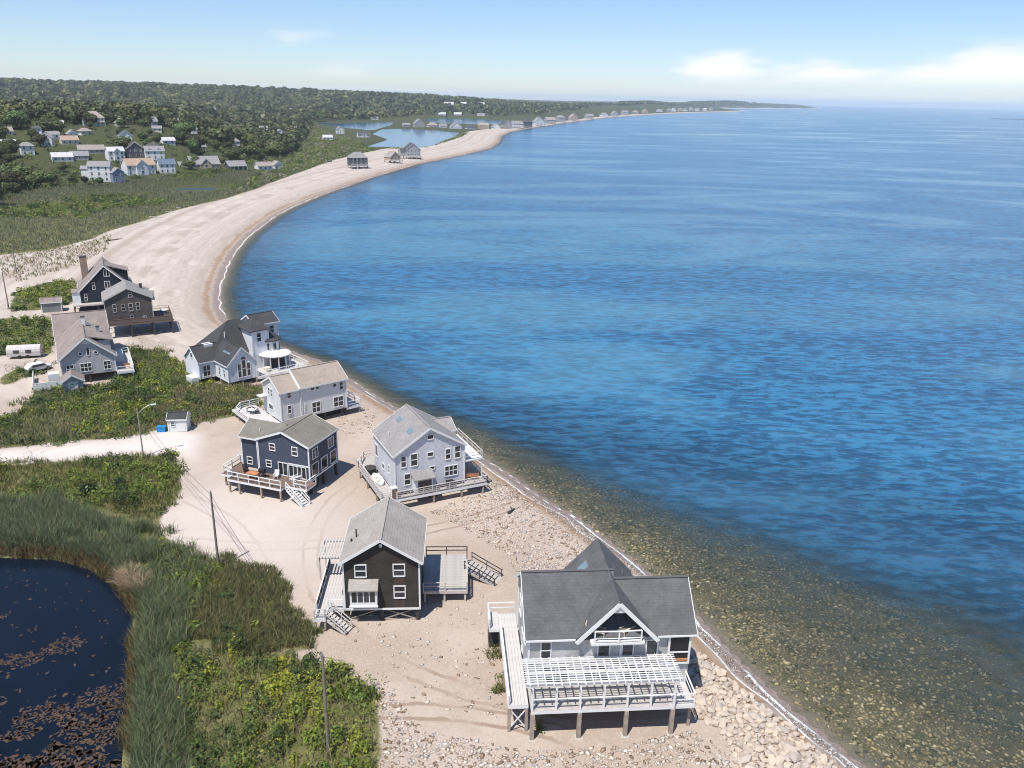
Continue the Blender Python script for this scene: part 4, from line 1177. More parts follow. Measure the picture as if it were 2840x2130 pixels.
def hull(L, B, Hh, n=9):
    pts, F = [], []
    for i in range(n):
        t = i / (n - 1); wdt = B * (math.sin(math.pi * min(1, .18 + t * .82)) ** .6) * (1 if t < .98 else .4)
        y = -L / 2 + L * t
        pts += [(-wdt, y, Hh + .12 * t), (-wdt * .75, y, .12), (0, y, .02 + .05 * t), (wdt * .75, y, .12), (wdt, y, Hh + .12 * t), (wdt * .85, y, Hh + .1 * t), (0, y, .14), (-wdt * .85, y, Hh + .1 * t)]
    for i in range(n - 1):
        for k in range(8): F.append((i * 8 + k, i * 8 + (k + 1) % 8, (i + 1) * 8 + (k + 1) % 8, (i + 1) * 8 + k))
    F += [tuple(range(7, -1, -1)), tuple((n - 1) * 8 + k for k in range(8))]
    return MB().poly(pts, F)
hull(3.0, .65, .5).build('hull', M_WHITE, o)
for y_ in (-.5, .5): MB().box(-.55, .55, y_ - .12, y_ + .12, .38, .43).build('thwart', M_CREAM, o)

# ------------------------------------------------------------------ light grey house with the tan roof
Fh = thing_house('beach_house', 'light grey clapboard long house with tan two-level roof, low deck at its landward end', -34.85, 117.136, 0.695)
w_, r_ = gable(Fh, 3.3, 11.03, 0, 6.24, 1.46, 6.38, 8.45, .3, W_F, R_F, 'x')
w2, r2 = gable(Fh, 0, 3.4, .05, 6.1, 1.46, 6.25, 8.0, .28, W_F, R_F, 'x', oy1=0)
beam(r_, 'rake_board', (3.05, -.35, 6.30), (3.05, 3.1, 8.42), .22, .26, M_WHITE)
beam(Fh, 'corner_board', (3.3, -.02, 1.5), (3.3, -.02, 6.2), .3, .12, M_WHITE)
fwin(Fh, 1.05, 1.75, 5.1, 6.1); fwin(Fh, 1.0, 1.65, 2.6, 3.95); fwin(Fh, 3.75, 4.0, 2.3, 3.6, style='single')
fwin(Fh, 5.0, 6.5, 1.75, 3.6, style='pair'); fwin(Fh, 8.7, 10.5, 1.9, 3.65, style='pair'); fwin(Fh, 9.88, 10.52, 4.6, 5.95); fwin(Fh, 8.74, 9.41, 5.3, 5.9, style='single')
fwin(Fh, 4.95, 5.6, 5.55, 6.05, style='single'); fwin(Fh, 5.8, 6.4, 5.55, 6.05, style='single')
lwin(Fh, 2.8, 3.4, 4.7, 6.0, 0.0); lwin(Fh, 3.75, 4.35, 4.7, 6.0, 0.0); lwin(Fh, 2.9, 4.4, 2.4, 3.4, 0.0, 'slider2')
beam(w2, 'door_hood', (-.6, 5.0, 4.3), (-.6, 6.2, 4.3), 1.2, .14, M_WHITE)
vent_pipe(r2, .9, 2.0, 7.3, M_WHITE, .5)
dF = deck(Fh, -3.8, 0.0, 3.4, 10.2, 1.3, M_DECKP, 'x', .3, single=True)
dF2 = deck(Fh, -2.2, -.02, .2, 3.38, 1.3, M_DECKP, 'x', .3, single=True)
railing(dF, [(-2.2, .3), (-3.7, 3.45), (-3.75, 8.4), (-2.4, 10.1), (.6, 10.1)], 1.3, .9, M_WHITE, 2.0, (1.0, .6, .25))
table(Fh, -1.9, 6.6, 1.31, 'round white table on the deck of the tan-roofed house', M_WHITE, .7)
for i, (a, b_, c_) in enumerate(((-.9, 7.1, 1.9), (-1.0, 6.0, 1.2), (-2.0, 7.9, 3.0))):
    chair(Fh, a, b_, 1.31, c_, ['dark deck chair right of the round white table', 'dark deck chair nearest the wall by the round white table', 'dark deck chair behind the round white table'][i], M_DARKWOOD)
dF3 = deck(Fh, 11.05, 13.6, .0, 5.8, 1.35, M_DECKP, 'y', .3, single=True)
railing(dF3, [(11.1, .05), (13.55, .05), (13.55, 5.75)], 1.35, .95, M_WHITE, 1.9, (1.0, .5))
beam(dF3, 'awning_rail', (11.1, .3, 4.1), (13.9, -.2, 3.0), .08, .1, M_WHITE)
piles(Fh, [(x_, y_) for x_ in (.3, 3.6, 7.3, 10.8) for y_ in (.3, 3.2, 6.0)], 1.5, .14, M_DARKWOOD)
piles(Fh, [(13.4, .2), (13.4, 5.6), (-3.5, 3.6), (-3.5, 8.2)], 1.0, .1, M_PILE)
MB().box(.4, 10.8, 1.6, 1.7, -.4, 1.5).build('added_shade_screen', M_DARKWOOD, Fh)  # added dark wall darkening the view between the piles
MB().box(11.3, 12.6, 3.6, 4.4, 1.36, 2.2).build('deck_locker', M_WHITE, Fh)

# ------------------------------------------------------------------ white house with the tower
Gh = thing_house('beach_house', 'white house with slate-dark roofs, square tower and tall arched window', -49.24, 136.104, 0.767)
w_, r_ = gable(Gh, 0, 5.33, 0, 6.6, .9, 3.95, 6.98, .22, W_G, R_G, oy1=0)
aw = fwin(Gh, 1.75, 2.5, 1.4, 4.0, style='double'); fwin(Gh, 2.55, 3.4, 1.4, 4.6, style='double'); fwin(Gh, 3.45, 4.2, 1.4, 4.0, style='double')
arch = MB(); pr = [(2.98 + .62 * math.cos(t), 4.65 + .62 * math.sin(t)) for t in np.linspace(0, math.pi, 9)]
arch.prism(pr, -.07, .02, 'y').build('arch_window', M_WHITE, Gh)
MB().prism([(2.98 + .48 * math.cos(t), 4.70 + .48 * math.sin(t)) for t in np.linspace(0, math.pi, 9)], -.085, -.02, 'y').build('pane', M_GLASS, Gh)
for a in (1.2, 3.0, 4.9): lwin(Gh, a, a + .55, 1.6, 3.1, 0.0)
for y_ in (2.0, 3.4): skylight(r_, 1.35, y_, 5.55, -math.atan2(3.03, 2.88), 'y', .35, 1.2)
# main body behind under a steep hipped roof, with a lower gabled wing on the landward side
mw = MB().box(-.3, 9.2, 6.2, 13.4, .9, 4.2).build('wall', W_G, Gh)
def hip(par, name, x0, x1, y0, y1, z0, z1, oh, m, rx0=None, rx1=None, ry=None):
    cx0 = (x0 + x1) / 2 if rx0 is None else rx0; cx1 = (x0 + x1) / 2 + .01 if rx1 is None else rx1
    cy = (y0 + y1) / 2 if ry is None else ry
    p = [(x0 - oh, y0 - oh, z0), (x1 + oh, y0 - oh, z0), (x1 + oh, y1 + oh, z0), (x0 - oh, y1 + oh, z0)]
    return MB().poly([(x, y, z - .14) for x, y, z in p] + p + [(cx0, cy, z1), (cx1, cy, z1)],
                     [(3, 2, 1, 0), (0, 1, 5, 4), (1, 2, 6, 5), (2, 3, 7, 6), (3, 0, 4, 7), (4, 5, 9, 8), (5, 6, 9), (6, 7, 8, 9), (7, 4, 8)]).build(name, m, par)
r2 = hip(Gh, 'roof', -.3, 9.2, 6.2, 13.4, 4.1, 9.3, .3, R_G, 5.2, 7.6, 9.9)
gable(Gh, -2.9, 2.2, 5.0, 10.6, .9, 3.95, 6.3, .25, W_G, R_G, 'x')
vent_pipe(r2, 3.6, 8.0, 6.9, M_WHITE, .9, .12)
MB().box(-.6, .9, 7.2, 8.6, 5.2, 6.3).build('roof_lantern', M_WHITE, r2)
lwin(Gh, 7.3, 8.2, 4.2, 5.2, -2.9, 'single'); fwin(Gh, -2.3, -.9, 1.2, 3.3, 5.0, 'grid4')
# tower
tw = MB().box(7.0, 10.2, 4.3, 9.0, .9, 8.1).build('tower', W_G, Gh)
hip(tw, 'tower_roof', 7.0, 10.2, 4.3, 9.0, 8.1, 10.1, .4, R_G)
fwin(Gh, 7.9, 8.8, 5.9, 7.6, 4.3, 'double'); rwin(Gh, 5.6, 6.6, 6.0, 7.6, 10.2, 'double')
for (a, b_) in ((7.0, 4.3), (10.2, 4.3)): beam(tw, 'corner_board', (a, b_, 1.0), (a, b_, 8.0), .18, .18, M_WHITE)
# block beyond the tower, towards the sea
gable(Gh, 9.6, 14.3, 8.3, 13.0, .9, 8.0, 9.5, .3, W_G, R_G, 'x', corner=True)
rwin(Gh, 9.4, 10.4, 5.9, 7.4, 14.3, 'double'); fwin(Gh, 12.6, 13.5, 5.9, 7.4, 8.3, 'double')
# round bay and porch at the sea corner
by = MB().lathe([(1.9, .9), (1.9, 5.7)], 12, (11.0, 5.8)).build('round_bay', W_G, Gh)
MB().lathe([(2.25, 5.6), (2.25, 5.75), (.1, 7.4)], 12, (11.0, 5.8)).build('bay_roof', R_G, by)
for t in (-2.2, -1.5, -.8, -.1):
    window(Gh, 11.0 + 1.87 * math.cos(t), 5.8 + 1.87 * math.sin(t), 4.6, t + math.pi / 2, .85, 1.5, 'single')
pc = MB().lathe([(2.9, 3.3), (3.0, 3.5), (1.9, 3.8)], 12, (10.8, 3.6)).build('porch_roof', M_WHITE, Gh)
for t in np.linspace(-2.9, .4, 7):
    beam(pc, 'porch_column', (10.8 + 2.7 * math.cos(t), 3.6 + 2.7 * math.sin(t), .9), (10.8 + 2.7 * math.cos(t), 3.6 + 2.7 * math.sin(t), 3.35), .14, .14, M_WHITE)
dG = deck(Gh, 5.35, 15.4, -.6, 6.8, .9, M_DECKP, 'x', .3, single=True)
railing(dG, [(5.4, -.5), (9.3, -.5), (15.3, -.5), (15.35, 6.6)], .9, .95, M_WHITE, 1.9, (1.0, .5))
MB().box(9.6, 12.4, 2.9, 3.4, .92, 2.9).build('porch_shade_wall', M_DARKWOOD, Gh)
table(Gh, 8.2, 1.8, .91, 'round pale table on the deck below the white tower', M_CREAM, .6)
piles(Gh, [(.15, .15), (2.6, .15), (5.2, .15), (.15, 3.3), (.15, 6.3), (8.0, -.4), (11.5, -.4), (15.0, -.4), (15.0, 6.0)], .95, .14, M_PILE)
MB().box(.3, 5.0, 1.4, 1.5, -.4, .95).build('added_shade_screen', M_DARKWOOD, Gh)  # dark wall added for shade below the front gable
MB().box(-4.2, -2.95, 5.6, 8.0, -.2, 1.2).build('entry_step', M_WHITE, Gh)

# ------------------------------------------------------------------ grey gable house with round windows
Hh_ = thing_house('beach_house', 'grey shingled gable house with taupe roof, two small round windows and a white deck', -78.0, 135.861, 0.50)
w_, r_ = gable(Hh_, 0, 8.5, 0, 13.5, 1.4, 4.4, 8.2, .45, W_H, R_H)
fwin(Hh_, .75, 1.95, 1.95, 3.5, style='grid4'); fwin(Hh_, 2.9, 4.75, 1.9, 3.5, style='grid6'); fwin(Hh_, 6.6, 7.8, 1.9, 3.5, style='grid4'); fwin(Hh_, 4.2, 4.75, 4.8, 6.3, style='single')
for a in (3.25, 5.65):
    ring = [(a + .36 * math.cos(t), 5.25 + .36 * math.sin(t)) for t in np.linspace(0, 2 * math.pi, 14, endpoint=False)]
    o_ = MB().prism(ring, -.07, .02, 'y').build('round_window', M_WHITE, Hh_)
    MB().prism([(a + .22 * math.cos(t), 5.25 + .22 * math.sin(t)) for t in np.linspace(0, 2 * math.pi, 14, endpoint=False)], -.085, -.03, 'y').build('pane', M_GLASS, o_)
MB().prism([(3.4, 6.95), (5.1, 6.95), (4.25, 7.7)], -.06, .01, 'y').build('gable_board', M_WHITE, Hh_)
# long dormer on the sea side, chimneys, rear cross roof
MB().box(5.2, 8.2, 1.8, 9.8, 5.0, 6.75).build('dormer', W_H, Hh_)
MB().prism([(4.3, 7.75), (8.6, 6.7), (8.6, 6.85), (4.3, 7.95)], 1.5, 10.1, 'y').build('dormer_roof', R_H, Hh_)
chimney(r_, 4.5, 9.4, 7.4, 9.5, .6, M_WHITE); chimney(r_, 6.6, 6.2, 6.6, 8.2, .5, M_GREYMETAL)
gable(Hh_, -.2, 8.3, 13.0, 22.6, 1.4, 4.5, 8.5, .4, W_H, R_H, 'x', corner=False)
vent_pipe(r_, 2.6, 5.0, 6.6, M_WHITE, .4)
dH = deck(Hh_, 8.55, 11.4, -1.2, 11.0, 1.45, M_DECKP, 'y', .3, single=True)
railing(dH, [(8.6, -1.1), (11.3, -1.1), (11.35, 10.9), (8.6, 10.9)], 1.45, .95, M_WHITE, 2.0, (1.0, .5))
MB().box(8.7, 10.2, 5.2, 8.0, 1.46, 3.1).build('deck_enclosure', M_WHITE, Hh_)
bench(Hh_, 10.2, .2, 1.46, 0, 'brown timber bench on the white deck of the taupe-roofed house', M_TIMBER, 1.3)
piles(Hh_, [(x_, y_) for x_ in (.3, 4.2, 8.2, 11.1) for y_ in (.2, 5.5, 10.5)], 1.45, .13, M_DARKWOOD)
piles(Hh_, [(11.1, -1.0), (8.7, -1.0)], 1.12, .1, M_WHITE)
# gabled entry shelter in front
pt = MB().prism([(-.1, 0), (3.0, 0), (3.0, 1.9), (1.45, 2.9), (-.1, 1.9)], -4.6, -1.9, 'y').build('entry_shelter', W_H, Hh_)
MB().prism([(-.45, 1.72), (-.45, 1.88), (1.45, 3.15), (3.35, 1.88), (3.35, 1.72), (1.45, 2.98)], -5.0, -1.5, 'y').build('shelter_roof', R_H, pt)
for sg in (-1, 1): beam(pt, 'rake_board', (1.45 + sg * 1.9, -5.02, 1.78), (1.45, -5.02, 3.05), .06, .24, M_WHITE)
MB().box(.7, 2.2, -4.63, -4.55, .05, 1.75).build('door', M_WHITE, pt)
# fenced yard of white panels on the left
fy = MB().box(-4.6, -4.5, -1.8, 5.8, 0, 1.5).build('yard_screen', M_WHITE, Hh_)
MB().box(-4.48, -.1, -1.8, -1.7, 0, 1.4).build('yard_screen', M_WHITE, Hh_)
MB().box(-2.2, -.5, .2, 1.9, 0, 2.1).build('side_lean_to', M_WHITE, Hh_)

# ------------------------------------------------------------------ pair of dark houses at the end of the lane
Ih = thing_house('beach_house', 'brown-grey shingled house on tall piles with a long brown deck over the beach', -83.958, 165.437, 0.46)
w_, r_ = gable(Ih, 0, 9.0, 0, 8.2, 2.9, 7.85, 10.2, .3, W_I, MATS['roof_mid_grey'], trim=M_TRIMGREY)
for (a, b_, c_, d_) in ((4.65, 5.47, 8.12, 9.24), (1.45, 2.18, 5.21, 6.92), (3.1, 3.8, 5.36, 6.86), (4.45, 5.3, 5.21, 6.85), (5.86, 6.62, 5.29, 7.02), (4.5, 5.14, 3.17, 4.41)): fwin(Ih, a, b_, c_, d_, trim=M_TRIMGREY)
fwin(Ih, 6.91, 7.62, 3.23, 3.99, style='slider2'); rwin(Ih, 2.0, 3.5, 4.0, 6.0, 9.0, 'slider2', trim=M_TRIMGREY)
dI = deck(Ih, -.4, 12.7, -1.0, -.03, 2.85, M_DECKBR, 'x', .3, single=True, rimm=M_DECKBR)
dI2 = deck(Ih, 9.05, 12.7, -.0, 8.6, 2.85, M_DARKWOOD, 'y', .3, single=True, rimm=M_DECKBR)
railing(dI, [(-.3, -.95), (12.6, -.95)], 2.85, 1.0, M_DECKBR, 2.0, (1.0,), panel=mat('deck_panel_brown', (.13, .10, .085), .9, .2, 1.0))
railing(dI2, [(12.6, -.95), (12.6, 8.5), (9.1, 8.5)], 2.85, 1.0, M_DECKBR, 2.0, (1.0, .5))
table(Ih, 11.4, 5.6, 2.86, 'round white table on the high brown deck', M_WHITE, .7)
piles(Ih, [(x_, y_) for x_ in (.2, 4.5, 8.8, 12.4) for y_ in (-.8, 3.6, 7.8)], 2.6, .15, M_DARKWOOD)
MB().box(9.0, 9.9, 5.4, 6.8, 6.0, 8.2).build('side_bay', M_CREAM, Ih)
chimney(r_, 7.4, 5.6, 8.4, 9.6, .5, M_DARKWOOD)
Jh = thing_house('beach_house', 'black-navy steep gable house with tall brick chimney at the end of the lane', -99.5, 185.6, 0.471)
w_, r_ = gable(Jh, 0, 11.25, 0, 11.5, 2.0, 4.7, 10.5, .3, W_J, R_H)
for (a, b_, c_, d_) in ((2.79, 3.41, 5.06, 6.82), (.85, 1.5, 2.5, 4.2)): fwin(Jh, a, b_, c_, d_)
fwin(Jh, 5.46, 6.72, 7.9, 9.5, style='slider2'); fwin(Jh, 5.35, 6.57, 5.13, 6.83, style='slider2')
MB().box(6.6, 10.6, 3.0, 7.2, 5.6, 8.4).build('dormer', W_J, Jh)
MB().prism([(6.0, 9.9), (10.95, 8.3), (10.95, 8.45), (6.0, 10.1)], 2.7, 7.5, 'y').build('dormer_roof', R_H, Jh)
rwin(Jh, 3.5, 4.8, 6.4, 8.0, 10.6, 'single'); rwin(Jh, 5.3, 6.6, 6.4, 8.0, 10.6, 'single')
chimney(r_, 1.6, 9.2, 4.6, 11.2, 1.5)
dJ = deck(Jh, -1.6, 9.0, -2.0, -.03, 2.1, M_DECK, 'x', .3, single=True, rimm=M_TRIMGREY)
MB().box(-1.6, -.05, -.03, 3.6, 2.1, 4.6).build('side_porch', M_WHITE, Jh)
MB().box(-1.75, .1, -.2, 3.9, 4.6, 4.72).build('side_porch_roof', R_H, Jh)
piles(Jh, [(x_, y_) for x_ in (-1.4, 3.4, 8.7, 11.0) for y_ in (-1.8, 4.0, 11.0)], 2.0, .15, M_DARKWOOD)
MB().box(-.4, 10.8, 1.8, 1.9, -.3, 2.0).build('added_shade_screen', M_DARKWOOD, Jh)  # added dark wall that keeps the underside of the house black

# ------------------------------------------------------------------ sheds
def shed(px, py, w, d, hh, th, wallm, roofm, label, door=True):
    q = P(px, py, 0)
    o = thing('garden_shed', label, 'shed', (q[0], q[1], h1(q[0], q[1])), th)
    MB().box(-.1, w + .1, -.1, d + .1, -.3, .06).build('base_slab', M_CONC, o)
    gable(o, 0, w, 0, d, .06, hh, hh + .8, .18, wallm, roofm, 'x')
    if door:
        MB().box(w * .48, w * .95, -.05, .02, .08, hh - .25).build('door', M_WHITE, o)
        fwin(o, w * .12, w * .40, hh * .42, hh * .8, style='double')
    return o
sh = shed(469, 1199, 2.6, 2.0, 2.1, .12, W_G, R_G, 'small white shed with black roof beside the sandy road')
o = thing('storage_bin', 'bright blue storage bin against the white shed', 'bin', world_of(sh, -1.15, .35, 0), .12)
MB().box(-.6, .6, -.35, .35, 0, .75).build('bin_body', M_BLUE, o); MB().box(-.64, .64, -.39, .39, .75, .86).build('lid', M_BLUE, o)
shed(118, 868, 4.0, 3.0, 2.4, .45, mat('wall_shed_grey', (.20, .21, .22), .8, .12, .6, 'siding'), R_H, 'low grey shed in the grass left of the dark houses', False)

# ------------------------------------------------------------------ village and far shore houses
def pal(n, c, kind): return mat(n, c, .8, .1, .5, kind)
FW_ = {'white': pal('far_white', (.72, .72, .72), 'siding'), 'cream': pal('far_cream', (.62, .56, .46), 'siding'), 'grey': pal('far_grey', (.40, .40, .41), 'shingle'), 'dark': pal('far_dark', (.09, .095, .11), 'siding'),
       'tan': pal('far_tan', (.46, .36, .27), 'siding'), 'blue': pal('far_blue', (.20, .25, .33), 'siding')}
FR_ = {'grey': pal('farroof_grey', (.27, .26, .26), 'roof'), 'dark': pal('farroof_dark', (.085, .085, .09), 'roof'), 'taupe': pal('farroof_taupe', (.33, .28, .25), 'roof'), 'pale': pal('farroof_pale', (.55, .54, .53), 'roof'),
       'rust': pal('farroof_rust', (.40, .285, .215), 'roof'), 'blue': pal('farroof_blue', (.12, .16, .22), 'roof')}
HOUSE_PX = []
def far_house(label, px, py, wpx, wall, roof, storeys=2, kind='gable', th=0.2, extra=(), depth=.75, stilts=0.0, group=None, cap=17.0, zfix=None):
    q = hit(px, py)
    dist = math.hypot(q[0], q[1])
    sc_ = (q - np.array([0, 0, HC])) @ FW / FPX
    W = max(6.0, min(cap, wpx * sc_ * .93))
    Dp = W * depth
    az = math.atan2(q[0], q[1])
    o = thing('beach_house' if stilts else 'village_house', label, 'house', (q[0], q[1], q[2]), th - az, group)
    x0, x1, y0, y1 = -W / 2, W / 2, 0, Dp
    zf = stilts
    ze = zf + 2.7 * storeys
    rise = min(W, Dp) * .38
    wm, rm = FW_[wall], FR_[roof]
    HOUSE_PX.append((px, py, wpx, dist, W))
    if stilts:
        for a in (x0 + .3, 0, x1 - .3):
            for b_ in (y0 + .3, y1 - .3): MB().box(a - .2, a + .2, b_ - .2, b_ + .2, -1.5, zf + .05).build('pile', M_DARKWOOD, o)
    if kind == 'gable':
        w_, r_ = gable(o, x0, x1, y0, y1, zf - (0 if stilts else 1.0), ze, ze + rise, .35, wm, rm, 'x', corner=False, fascia=dist < 700)
    elif kind == 'front':
        w_, r_ = gable(o, x0, x1, y0, y1, zf - (0 if stilts else 1.0), ze, ze + W * .42, .35, wm, rm, 'y', corner=False, fascia=dist < 700)
    else:
        w_ = MB().box(x0, x1, y0, y1, zf - (0 if stilts else 1.0), ze).build('wall', wm, o)
        r_ = hip(o, 'roof', x0, x1, y0, y1, ze, ze + rise, .5, rm, x0 + W * .3, x1 - W * .3)
    if 'wing' in extra:
        gable(o, x0 - W * .35, x0 + .1, y0 + Dp * .2, y1 - Dp * .1, zf - (0 if stilts else 1.0), ze - 1.6, ze - 1.6 + Dp * .25, .3, wm, rm, 'x', corner=False, fascia=False, wname='wing_wall')
    if 'cross' in extra:
        gable(o, -W * .2, W * .2, y0 - 1.6, y0 + Dp * .5, zf - (0 if stilts else 1.0), ze - .2, ze + W * .2, .3, wm, rm, 'y', corner=False, fascia=False, wname='wing_wall', oy1=0)
    if 'dormer' in extra:
        for a in (-W * .24, W * .24):
            gable(o, a - .9, a + .9, y0 + .5, y0 + Dp * .45, ze - .2, ze + 1.1, ze + 1.8, .15, wm, rm, 'y', corner=False, fascia=False, wname='dormer')
    if 'chimney' in extra: chimney(r_, W * .2, Dp * .5, ze, ze + rise + 1.0, .8)
    if 'porch' in extra:
        MB().box(x0, x1, y0 - 2.2, y0 + .05, zf + 2.3, zf + 2.45).build('porch_roof', rm, o)
        for k in range(5):
            a = x0 + .15 + k * (W - .3) / 4; MB().box(a - .09, a + .09, y0 - 2.1, y0 - 1.92, -.3, zf + 2.3).build('porch_post', M_WHITE, o)
    if 'deck' in extra:
        MB().box(x0 - .6, x1 + .6, y0 - 2.6, y0 - .03, zf - .1, zf + .12).build('deck', M_DECK, o)
        for k in range(4):
            a = x0 + k * W / 3; MB().box(a - .12, a + .12, y0 - 2.5, y0 - 2.3, -1.2, zf + 1.1).build('rail_post', M_WHITE, o)
        beam(o, 'rail', (x0 - .6, y0 - 2.5, zf + 1.1), (x1 + .6, y0 - 2.5, zf + 1.1), .12, .12, M_WHITE)
    if dist < 2200:
        nw = max(2, int(W / 2.8))
        yy = y0
        for s_ in range(int(storeys)):
            for k in range(nw):
                a = x0 + (k + .5) * W / nw
                if 'cross' in extra and abs(a) < W * .2 + .5: continue
                if dist < 620:
                    window(o, a, yy, zf + 1.5 + s_ * 2.7, 0, 1.1, 1.5, 'double')
                else:
                    f_ = MB().box(a - .55, a + .55, yy - .06, yy + .02, zf + .85 + s_ * 2.7, zf + 2.3 + s_ * 2.7).build('window', M_WHITE, o)
                    MB().box(a - .42, a + .42, yy - .09, yy - .03, zf + .98 + s_ * 2.7, zf + 2.17 + s_ * 2.7).build('pane', M_GLASS, f_)
        if 'cross' in extra: window(o, 0, y0 - 1.6, zf + 1.6, 0, 1.6, 1.7, 'double'); window(o, 0, y0 - 1.6, zf + 4.0, 0, 1.4, 1.4, 'double')
        side = x1 if az < 0 else x0
        for s_ in range(int(storeys)):
            window(o, side, Dp * .5, zf + 1.5 + s_ * 2.7, math.pi / 2 if az < 0 else -math.pi / 2, 1.1, 1.4, 'double')
    return o
GV = 'village houses among the trees'
TOWN = [
    ('tall white house with grey roof standing at the marsh edge, leftmost of the front row', 278, 506, 60, 'white', 'grey', 3, 'gable', -.25, ('wing',), .6),
    ('narrow blue-grey house tucked right of the tall white marsh-edge house', 332, 507, 30, 'blue', 'grey', 2, 'front', .3, (), .8),
    ('white house with rust-coloured roof in the middle of the front row', 395, 488, 82, 'white', 'rust', 2, 'gable', .35, ('cross',), .6),
    ('white house with dark blue roof right of the rust-roofed house', 466, 482, 45, 'white', 'blue', 2, 'gable', .2, (), .8),
    ('large house with half rust, half grey roof in the front row', 572, 470, 95, 'tan', 'grey', 1, 'gable', .25, ('wing', 'cross', 'chimney'), .7),
    ('small dark cottage with grey roof and white porch posts', 660, 473, 52, 'dark', 'grey', 1, 'gable', .35, ('porch',), .7),
    ('white cottage with taupe roof nearest the beach end of the front row', 737, 472, 44, 'white', 'taupe', 1, 'gable', .4, ('chimney',), .7),
    ('tiny white cabin at the right end of the front row', 774, 469, 26, 'white', 'taupe', 1, 'front', .5, (), .9),
    ('grey-roofed two-storey house with dormers in the second row', 432, 445, 52, 'white', 'grey', 2, 'gable', .1, ('dormer',), .7),
    ('dark gabled house with white edges in the second row', 378, 440, 46, 'dark', 'dark', 2, 'front', .2, (), .8),
    ('white house left of the dark gabled house in the second row', 326, 446, 46, 'white', 'pale', 2, 'gable', .3, ('cross',), .7),
    ('long taupe-roofed house above the tall white house', 256, 430, 70, 'grey', 'taupe', 1, 'gable', .1, (), .5),
    ('grey-roofed house half hidden behind the bright green trees', 222, 447, 48, 'grey', 'grey', 1, 'gable', .0, (), .7),
    ('low house with pale roof behind the round yellow-green tree', 176, 452, 56, 'white', 'pale', 1, 'gable', .1, (), .6),
    ('tan-roofed house in the trees on the left slope', 196, 402, 46, 'cream', 'rust', 1, 'gable', .2, (), .7),
    ('big hipped-roof house on the hilltop with white porch', 262, 350, 60, 'white', 'taupe', 2, 'hip', .1, ('porch',), .8),
    ('grey gabled house on the hill right of the hipped-roof house', 414, 348, 52, 'grey', 'grey', 1, 'gable', .3, ('cross',), .7),
    ('long low grey-roofed house on the hill', 478, 345, 52, 'white', 'grey', 1, 'gable', .1, (), .5),
    ('low white house below the long hill house', 522, 369, 52, 'white', 'pale', 1, 'gable', .2, (), .6),
    ('grey upper house of the stacked pair on the open slope', 632, 372, 42, 'grey', 'grey', 2, 'front', .2, (), .8),
    ('grey lower house of the stacked pair on the open slope', 643, 402, 48, 'white', 'grey', 1, 'hip', .2, (), .8),
    ('white house with twin grey roofs beside a sandy yard', 724, 374, 60, 'white', 'grey', 2, 'gable', .15, ('cross',), .7),
    ('taupe-roofed house at the left edge of the picture', 14, 376, 46, 'white', 'taupe', 1, 'gable', .2, (), .7),
    ('pale-roofed house low at the left edge of the picture', 22, 412, 44, 'white', 'pale', 1, 'gable', .0, (), .7),
    ('small white house right of the sandy yard', 779, 376, 26, 'white', 'grey', 1, 'front', .3, (), .9),
    ('small white house in the scrub near the lagoon, left of the road', 815, 364, 22, 'white', 'pale', 1, 'gable', .3, (), .9),
    ('white bungalow in the scrub beside the lagoon', 910, 389, 28, 'white', 'pale', 1, 'gable', .2, (), .7),
    ('white house among trees on the near lagoon bank', 945, 372, 22, 'white', 'grey', 2, 'front', .2, (), .9),
    ('dark house with white walls at the lagoon point', 1010, 381, 34, 'white', 'dark', 1, 'gable', .2, ('cross',), .8),
    ('white house far up the wooded ridge', 376, 276, 14, 'white', 'pale', 2, 'gable', .1, (), .7),
    ('second white house on the wooded ridge, left of the larger one', 261, 284, 10, 'white', 'pale', 1, 'gable', .1, (), .7),
    ('white house on the ridge near the left edge', 30, 274, 12, 'white', 'pale', 1, 'gable', .1, (), .7),
    ('small white house in the trees left of the long taupe-roofed house', 150, 388, 34, 'white', 'grey', 1, 'gable', .2, (), .7),
    ('cream house high in the trees near the left edge', 62, 335, 34, 'cream', 'taupe', 1, 'gable', .1, (), .7),
    ('white house with dark roof behind the dark gabled house', 352, 402, 34, 'white', 'dark', 2, 'front', .2, (), .8),
    ('pale house between the two hill slopes above the second row', 470, 402, 36, 'white', 'pale', 1, 'gable', .3, (), .7),
    ('grey house half way up the slope behind the rust and grey roof', 556, 420, 34, 'grey', 'grey', 1, 'gable', .2, (), .7),
    ('little white house in the woods above the stacked pair', 590, 338, 22, 'white', 'pale', 1, 'gable', .2, (), .7),
    ('little white house in the woods above the twin grey roofs', 690, 345, 22, 'white', 'grey', 1, 'gable', .2, (), .7),
    ('white house in the scrub left of the upper lagoon', 846, 350, 20, 'white', 'grey', 1, 'gable', .2, (), .7),
    ('pale house in the woods below the ridge at far left', 118, 318, 24, 'white', 'pale', 1, 'gable', .2, (), .7),
    ('cream house in the trees right of the hipped-roof hilltop house', 338, 352, 30, 'cream', 'grey', 1, 'front', .2, (), .8),
]
for t_ in TOWN:
    far_house(t_[0], *t_[1:7], kind=t_[7], th=t_[8], extra=t_[9], depth=t_[10], group=GV)
rx_ = random.Random(77)
extra_h = []
while len(extra_h) < 22:
    px, py = rx_.uniform(5, 860), rx_.uniform(300, 470)
    if py > 455 - .06 * px or (px > 650 and py > 400): continue
    if any(abs(px - t_[0]) < 26 + t_[2] * .5 and abs(py - t_[1]) < 16 for t_ in HOUSE_PX) or any(abs(px - e[0]) < 34 and abs(py - e[1]) < 14 for e in extra_h): continue
    extra_h.append((px, py))
extra_h.sort()
